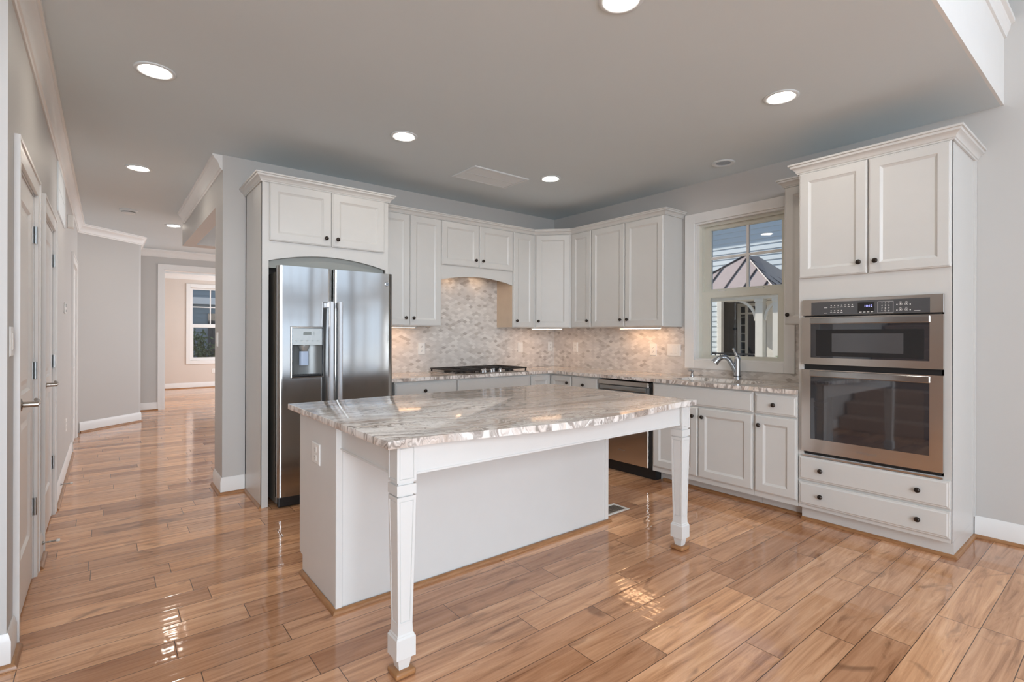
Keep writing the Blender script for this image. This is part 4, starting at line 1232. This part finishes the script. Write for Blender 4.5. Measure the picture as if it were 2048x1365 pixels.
bm = BM(); lathe(bm, [(0.092, -0.0005), (0.092, -0.004), (0.086, -0.008), (0.070, -0.009), (0.058, -0.004), (0.058, -0.0005)], 32); obj('trim_ring', bm, 'vent_white', t, 40)
bm = BM(); lathe(bm, [(0.0575, -0.002), (0.048, -0.004), (0.02, -0.006), (0.001, -0.0065)], 32); obj('lamp', bm, 'chrome', t, 60)
t = thing('smoke_detector', 'round white smoke detector on the hall ceiling', 'smoke detector', (0.199, 7.46, ZC))
bm = BM(); lathe(bm, [(0.088, -0.0005), (0.088, -0.010), (0.078, -0.018), (0.070, -0.022), (0.066, -0.036), (0.05, -0.044), (0.02, -0.046), (0.001, -0.046)], 28); obj('body', bm, 'vent_white', t, 40)
bm = BM(); lathe(bm, [(0.0705, -0.024), (0.0705, -0.033)], 28); obj('vent_slot', bm, 'recess', t)
def grille(name, label, cat, loc, rot, w, h, slat=0.013, bars=1, edge=0.03):
    t = thing(name, label, cat, loc); t.rotation_euler = rot
    bm = BM(); ring(bm, 0, w, 0, h, [(0, -0.0005), (0, -0.004), (0.006, -0.010), (edge - 0.004, -0.010), (edge, -0.003)], back=False)
    bmesh.ops.delete(bm, geom=[f for f in bm.faces if f.calc_area() > (w - 2.2 * edge) * (h - 2.2 * edge)], context='FACES'); obj('frame', bm, 'vent_white', t)
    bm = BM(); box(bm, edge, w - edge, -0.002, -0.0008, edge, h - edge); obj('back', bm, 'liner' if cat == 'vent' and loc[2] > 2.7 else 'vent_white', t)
    bm = BM(); n = int((h - 2 * edge) / slat); ya, yb_ = (-0.0085, -0.0045) if loc[2] > 2.7 else (-0.0045, -0.0085)
    for k in range(n):
        z = edge + (h - 2 * edge) * (k + 0.5) / n
        vs = [bm.verts.new(p) for p in ((edge, ya, z - slat * 0.5), (w - edge, ya, z - slat * 0.5), (w - edge, yb_, z + slat * 0.48), (edge, yb_, z + slat * 0.48))]
        bm.faces.new(vs)
    obj('louvers', bm, 'vent_white', t)
    bm = BM()
    for k in range(bars): box(bm, edge, w - edge, -0.0098, -0.003, edge + (h - 2 * edge) * (k + 1) / (bars + 1) - 0.006, edge + (h - 2 * edge) * (k + 1) / (bars + 1) + 0.006)
    if bars: obj('divider', bm, 'vent_white', t)
    return t
# on the ceiling: local -y points down
grille('ceiling_vent', 'large white rectangular air return in the kitchen ceiling', 'vent', (2.462, 3.985, ZC), (PI / 2, 0, 0), 0.61, 0.375)
grille('wall_vent', 'white air return grille high on the left hall wall', 'vent', (XL, 5.22, 2.24), (0, 0, PI / 2), 0.84, 0.385)
t = thing('door_chime', 'small white sensor box under the crown on the left hall wall', 'sensor', (XL, 6.50, 2.325), PI / 2)
bm = BM(); box(bm, 0, 0.10, -0.050, -0.0005, 0, 0.12, 0.006, 2); obj('case', bm, 'plate', t)
bm = BM(); box(bm, 0.04, 0.07, -0.0515, -0.049, 0.008, 0.02); obj('sensor_eye', bm, 'slot', t)
t = thing('thermostat', 'small thermostat plate on the left hall wall', 'thermostat', (XL, 6.08, 1.48), PI / 2)
bm = BM(); box(bm, 0, 0.11, -0.012, -0.0005, 0, 0.10, 0.004, 2); obj('case', bm, 'plate', t)
bm = BM(); box(bm, 0.02, 0.09, -0.0135, -0.0118, 0.058, 0.088); box(bm, 0.03, 0.05, -0.0135, -0.0118, 0.015, 0.035); box(bm, 0.06, 0.08, -0.0135, -0.0118, 0.015, 0.035); obj('screen', bm, 'lcd', t)
# --- floor register
t = thing('floor_vent', 'white floor register beside the right end of the island', 'vent', (2.80, 2.425, 0.0))
bm = BM(); box(bm, 0.02, 0.235, 0.02, 0.135, 0.0006, 0.002); obj('duct', bm, 'black', t)
bm = BM(); 
for a, b, c, d in ((0, 0.255, 0, 0.022), (0, 0.255, 0.133, 0.155), (0, 0.022, 0.022, 0.133), (0.233, 0.255, 0.022, 0.133)): box(bm, a, b, c, d, 0.0006, 0.005, 0.001)
obj('frame', bm, 'plate', t)
bm = BM()
for k in range(9): box(bm, 0.022, 0.233, 0.029 + k * 0.0115, 0.033 + k * 0.0115, 0.0022, 0.0042)
box(bm, 0.124, 0.131, 0.022, 0.133, 0.0022, 0.0046)
obj('louvers', bm, 'hinge', t)
# --- outlets and switches
def plate(name, label, cat, loc, rz, kind, w=0.072, h=0.118, group=None):
    t = thing(name, label, cat, loc, rz, group)
    bm = BM(); ring(bm, -w / 2, w / 2, -h / 2, h / 2, [(0, -0.0005), (0, -0.003), (0.003, -0.006), (0.006, -0.0065)]); obj('cover_plate', bm, 'plate', t)
    gangs = 2 if w > 0.1 else 1
    if kind == 'outlet':
        for s in (-1, 1):
            bm = BM(); box(bm, -0.017, 0.017, -0.0080, -0.0062, s * 0.0205 - 0.014, s * 0.0205 + 0.014, 0.0005)
            q = obj('socket', bm, 'plate', t)
            bm = BM(); z = s * 0.0205
            box(bm, -0.0080, -0.0052, -0.0084, -0.0078, z - 0.002, z + 0.008); box(bm, 0.0052, 0.0080, -0.0084, -0.0078, z - 0.002, z + 0.008); lathe(bm, [(0.003, -0.0078), (0.003, -0.0084)], 10, 'y', (0, 0, z - 0.008))
            obj('slots', bm, 'slot', q)
    elif kind == 'switch':
        for k in range(gangs):
            cx_ = 0 if gangs == 1 else (-0.023 + 0.046 * k)
            bm = BM(); ring(bm, cx_ - 0.0165, cx_ + 0.0165, -0.033, 0.033, [(0, -0.0062), (0, -0.0080), (0.002, -0.0095)]); obj('rocker', bm, 'plate', t)
    return t
yb, xr = YB - 0.0062, XR - 0.0062
plate('outlet', 'white outlet on the backsplash left of the cooktop', 'outlet', (2.535, yb, 1.157), 0, 'outlet', 0.080, 0.122)
plate('light_switch', 'white switch on the backsplash right of the cooktop', 'switch', (3.852, yb, 1.156), 0, 'switch', 0.076)
plate('outlet', 'white outlet on the back wall tight in the tiled corner', 'outlet', (4.335, yb, 1.16), 0, 'outlet', 0.076)
plate('outlet', 'white outlet on the warm tile just right of the corner', 'outlet', (xr, 4.31, 1.157), R90, 'outlet', 0.080)
plate('outlet', 'white outlet on the tile left of the blank wide plate', 'outlet', (xr, 3.20, 1.153), R90, 'outlet', 0.082, 0.122)
plate('light_switch', 'wide white double switch plate left of the kitchen window', 'switch', (xr, 2.955, 1.154), R90, 'switch', 0.150)
plate('outlet', 'white outlet on the end of the island', 'outlet', (IX0, 2.64, 0.692), R90, 'outlet', 0.122, 0.105)
plate('light_switch', 'white switch at the left edge beside the first closet door', 'switch', (XL, 2.835, 1.262), PI / 2, 'switch')
plate('outlet', 'white outlet low on the left hall wall', 'outlet', (XL, 6.36, 0.44), PI / 2, 'outlet')
plate('light_switch', 'white switch on the hall side of the refrigerator wall', 'switch', (0.735, 4.92, 1.252), R90, 'switch')
plate('outlet', 'white outlet under the far room window', 'outlet', (2.08, 14.5, 0.40), 0, 'outlet')
# --- spring door stops
def stop(label, y):
    t = thing('door_stop', label, 'door stop', (XL + 0.0145, y, 0.085), 0, 'spring door stops')
    bm = BM(); lathe(bm, [(0.012, 0.0), (0.010, 0.004)] + [(0.0042 + 0.0012 * (k % 2), 0.006 + 0.003 * k) for k in range(18)], 10, 'x'); obj('spring', bm, 'hinge', t, 40)
    bm = BM(); lathe(bm, [(0.006, 0.058), (0.0085, 0.062), (0.0085, 0.072), (0.006, 0.075), (0.001, 0.0755)], 12, 'x'); obj('tip', bm, 'plate', t, 40)
    return t
s0 = stop('spring door stop on the baseboard between the closet doors', 3.99)
dup(s0, (XL + 0.0145, 5.46, 0.085), 0, 'spring door stop on the baseboard past the second closet door')

# ------------------------------------------------------------------ outside: ground, neighbouring house with its porch
bm = BM(); box(bm, -40, 60, -40, 60, -0.62, -0.5)
struct('ground', bm, 'ground', 'pale paving around the houses', 'ground')
HX = 13.0
t = thing('house', 'neighbouring house with pale lap siding seen through the kitchen window', 'house', (0, 0, 0))
def lap_wall(name, m, plane, a0, a1, z0, z1, pitch=0.138, axis='x', thick=0.015, phase=0.052):
    """clapboards on a wall facing -axis"""
    bm = BM()
    k0 = math.floor((z0 - phase) / pitch)
    z = phase + k0 * pitch
    while z < z1:
        b, c = max(z, z0), min(z + pitch, z1)
        if c - b > 0.004:
            o0, o1 = thick, thick * (1 - (c - b) / pitch) + 0.002
            pts = [(plane - o0, b), (plane - o1, c), (plane + 0.05, c), (plane + 0.05, b)]
            if axis == 'x':
                lo = [bm.verts.new((p, a0, q)) for p, q in pts]; hi = [bm.verts.new((p, a1, q)) for p, q in pts]
            else:
                lo = [bm.verts.new((a0, p, q)) for p, q in pts]; hi = [bm.verts.new((a1, p, q)) for p, q in pts]
            bm.faces.new(lo[::-1]); bm.faces.new(hi)
            for i in range(4): bm.faces.new((lo[i], hi[i], hi[(i + 1) % 4], lo[(i + 1) % 4]))
        z += pitch
    return obj(name, bm, m, t)
lap_wall('upper_siding', 'siding', HX, 0.0, 14.0, 2.60, 4.85)
lap_wall('lower_siding', 'siding', HX, 7.37, 14.0, -0.5, 2.60)
bm = BM(); box(bm, HX - 0.03, HX + 0.10, 7.245, 7.37, -0.5, 2.60); obj('corner_board', bm, 'porch', t)
bm = BM(); box(bm, HX + 0.06, 14.6, 0, 14, 2.5, 2.6); obj('porch_ceiling', bm, 'porch', t)
bm = BM(); box(bm, HX + 0.1, 14.549, 8.25, 8.40, -0.5, 2.5); obj('porch_side_wall', bm, 'porch_shade', t)
bm = BM(); box(bm, 14.55, 14.7, 0.0, 9.0, -0.5, 2.5); obj('entry_wall', bm, 'porch_shade', t)
bm = BM(); box(bm, HX - 0.32, HX + 3.0, -0.3, 14.3, 4.85, 4.97); box(bm, HX - 0.34, HX - 0.32, -0.3, 14.3, 4.78, 5.0); obj('eave', bm, 'porch', t)
bm = BM(); prism(bm, [(HX - 0.4, 4.99), (HX + 3, 6.9), (HX + 6.4, 4.99)], -0.4, 14.4, 'y'); obj('main_roof', bm, 'shingle', t)
# entry door, sidelights and transom, x measured along Y from 7.60 downwards
ed = thing('front_door', 'neighbour entry door with sidelights and transom under the porch', 'door', (14.55, 7.60, 0), R90)
bm = BM()
for a, b in ((0.0, 0.09), (0.235, 0.31), (0.80, 0.84), (0.945, 1.02)): box(bm, a, b, -0.05, -0.001, -0.2, 2.25)
for z0, z1 in ((1.935, 1.985), (2.165, 2.25), (-0.2, 0.0)): box(bm, 0.0, 1.02, -0.045, -0.001, z0, z1)
obj('frame', bm, 'porch', ed)
for a, b in ((0.095, 0.23), (0.842, 0.94)):
    bm = BM(); box(bm, a, b, -0.02, -0.002, 0.0, 1.935); obj('sidelight', bm, 'oven_glass', ed)
    bm = BM()
    for z in (0.9, 1.14, 1.385, 1.625, 1.86): box(bm, a, b, -0.03, -0.02, z - 0.01, z + 0.01)
    obj('muntin', bm, 'porch', ed)
bm = BM(); box(bm, 0.312, 0.798, -0.025, -0.002, 0.0, 1.933); obj('slab', bm, 'dark_door', ed)
bm = BM(); box(bm, 0.09, 0.945, -0.02, -0.002, 1.986, 2.164); obj('transom', bm, 'oven_glass', ed)
ed2 = dup(ed, (14.55, 6.56, 0), R90, 'second glazed entry door of the neighbour right of the porch column')
bm = BM(); box(bm, 14.50, 14.549, 7.615, 7.735, 1.478, 1.536, 0.004); obj('house_plaque', bm, 'black', None, 0, 'small dark house number plaque beside the neighbour door', 'plaque')
# porch: posts, beam, curved brackets, pyramid metal roof, railing
pt = thing('porch', 'porch with bronze metal pyramid roof in front of the neighbour house', 'porch', (0, 0, 0))
PX, QY0, QY1 = 10.5, 4.45, 6.95
bm = BM(); box(bm, PX, PX + 0.16, QY0, QY1, 2.068, 2.20); box(bm, PX + 0.16, HX - 0.04, QY0, QY0 + 0.16, 2.068, 2.20); obj('beam', bm, 'porch', pt)
bm = BM(); box(bm, PX - 0.12, HX - 0.04, QY0 - 0.05, QY1 + 0.05, 2.20, 2.235); obj('soffit', bm, 'porch', pt)
def post(y, x=PX):
    bm = BM(); box(bm, x, x + 0.15, y, y + 0.15, -0.5, 2.066); box(bm, x - 0.02, x + 0.17, y - 0.02, y + 0.17, -0.5, -0.2); box(bm, x - 0.015, x + 0.165, y - 0.015, y + 0.165, 2.01, 2.067); obj('post', bm, 'porch', pt)
def bracket(y, d, x=PX + 0.05):
    bm = BM(); pts = []
    for k in range(9):
        a = (PI / 2) * k / 8
        pts.append((y + d * 0.42 * (1 - math.cos(a)) , 1.65 + 0.415 * math.sin(a)))
    inner = [(q - 0.0 + d * 0.045, r - 0.03) for q, r in pts][::-1]
    prism(bm, pts + inner, x, x + 0.05, 'x'); obj('bracket', bm, 'porch', pt)
for y in (4.972, 4.62, QY1 - 0.2): post(y)
post(5.06, 11.2)
bracket(5.124, 1); bracket(4.972, -1); bracket(6.745, -1)
ax_, ay_, az_ = 11.55, 5.85, 3.165
ex0, ex1, ey0, ey1, ez = 10.36, 12.74, 4.66, 7.04, 2.236
bm = BM()
V = [bm.verts.new(p) for p in ((ex0, ey0, ez), (ex1, ey0, ez), (ex1, ey1, ez), (ex0, ey1, ez), (ax_, ay_, az_), (ax_ + 0.4, ay_ - 0.1, az_))]
for f in ((0, 3, 4), (0, 4, 5), (0, 5, 1), (3, 2, 4), (2, 5, 4), (2, 1, 5), (0, 1, 2, 3)):
    bm.faces.new([V[i] for i in f])
obj('metal_roof', bm, 'roof_pan', pt)
# standing seams on the street face and the side face, caps on the hips
bm = BM()
def on_face(y):
    # from the eave (x = ex0) straight up the slope until the hip
    lim = (y - ey0) / (ay_ - ey0) if y < ay_ else (ey1 - y) / (ey1 - ay_)
    return (ex0 + (ax_ - ex0) * lim, ez + (az_ - ez) * lim)
y = ey0 + 0.26
while y < ey1 - 0.2:
    x1, z1 = on_face(y)
    tube(bm, [(ex0, y, ez + 0.012), (x1, y, z1 + 0.012)], 0.017, 6)
    y += 0.43
x = ex0 + 0.35
while x < ax_:
    lim = (x - ex0) / (ax_ - ex0)
    tube(bm, [(x, ey0, ez + 0.012), (x, ey0 + (ay_ - ey0) * lim, ez + (az_ - ez) * lim + 0.012)], 0.017, 6)
    x += 0.36
for p in ((ex0, ey0), (ex0, ey1)):
    tube(bm, [(p[0], p[1], ez + 0.012), (ax_, ay_, az_ + 0.012)], 0.022, 6)
obj('seams', bm, 'roof_seam', pt)
rl = thing('railing', 'black metal railing along the neighbour porch', 'railing', (0, 0, 0))
bm = BM(); box(bm, PX + 0.04, PX + 0.08, 5.16, 6.72, 0.900, 0.935); box(bm, PX + 0.04, PX + 0.08, 5.16, 6.72, 0.02, 0.05); obj('rail', bm, 'black', rl)
bm = BM(); yy = 5.22
while yy < 6.70:
    box(bm, PX + 0.052, PX + 0.068, yy, yy + 0.016, 0.0502, 0.8998); yy += 0.115
obj('balusters', bm, 'black', rl)
def shrub(name, label, loc, r, n, leaf, flowers=0, squash=1.0, stem=True, size=0.06):
    s = thing(name, label, 'shrub', loc)
    rnd = random.Random(int(loc[0] * 100) + n)
    def blob(cnt, mname, pname, sz):
        bm = BM()
        for _ in range(cnt):
            d = Vector((rnd.gauss(0, 1), rnd.gauss(0, 1), rnd.gauss(0, 1))).normalized() * r * rnd.uniform(0.35, 1.0)
            c = Vector((d.x, d.y, r * squash + d.z * squash))
            a = Vector((rnd.gauss(0, 1), rnd.gauss(0, 1), rnd.gauss(0, 1))).normalized(); b = a.orthogonal().normalized(); b.rotate(Matrix.Rotation(rnd.uniform(0, 6), 3, a))
            q = sz * rnd.uniform(0.7, 1.3); cr = a.cross(b) * 0.25
            bm.faces.new([bm.verts.new(c + v) for v in (a * q, b * q * 0.45 + cr * q, a * -q, b * -q * 0.45 + cr * q)])
        me = bpy.data.meshes.new(pname); bm.to_mesh(me); bm.free(); me.materials.append(M[mname])
        o = bpy.data.objects.new(pname, me); col.objects.link(o); o.parent = s
    blob(n, leaf, 'foliage', size)
    if flowers: blob(flowers, 'flower', 'flowers', 0.05)
    bm = BM(); tube(bm, [(0, 0, -0.5 - loc[2] if loc[2] > -0.4 else 0), (0, 0, r * squash)], [0.05, 0.02], 7); obj('stem', bm, 'bark', s)
shrub('flowering_shrub', 'leafy green shrub with white flowers beside the neighbour porch', (9.75, 4.10, 0.0), 0.50, 900, 'leaf', 60)
# house and bushes beyond the far room window
hb = thing('house', 'blue grey house wall seen through the far room window', 'house', (0, 0, 0))
_keep = t; t = hb
lap_wall('siding', 'siding_blue', 19.5, -3.0, 9.0, -0.5, 4.6, 0.15, 'y')
t = _keep
bm = BM(); box(bm, -3.2, 9.2, 19.2, 19.7, 4.6, 4.75); obj('eave', bm, 'shingle', hb)
bm = BM(); box(bm, -3.2, 9.2, 19.36, 19.47, 2.30, 2.52); obj('band_board', bm, 'trim', hb)
bm = BM(); box(bm, 2.62, 3.2, 19.42, 19.483, 0.4, 2.0); obj('window', bm, 'oven_glass', hb)
shrub('evergreen_shrub', 'dark evergreen shrub in front of the blue grey house', (2.05, 18.3, -0.5), 0.80, 1500, 'leaf', 0, 1.25, size=0.07)
shrub('evergreen_shrub', 'second dark evergreen shrub further right before the blue grey house', (3.75, 18.35, -0.5), 0.78, 1300, 'leaf', 0, 1.1, size=0.07)
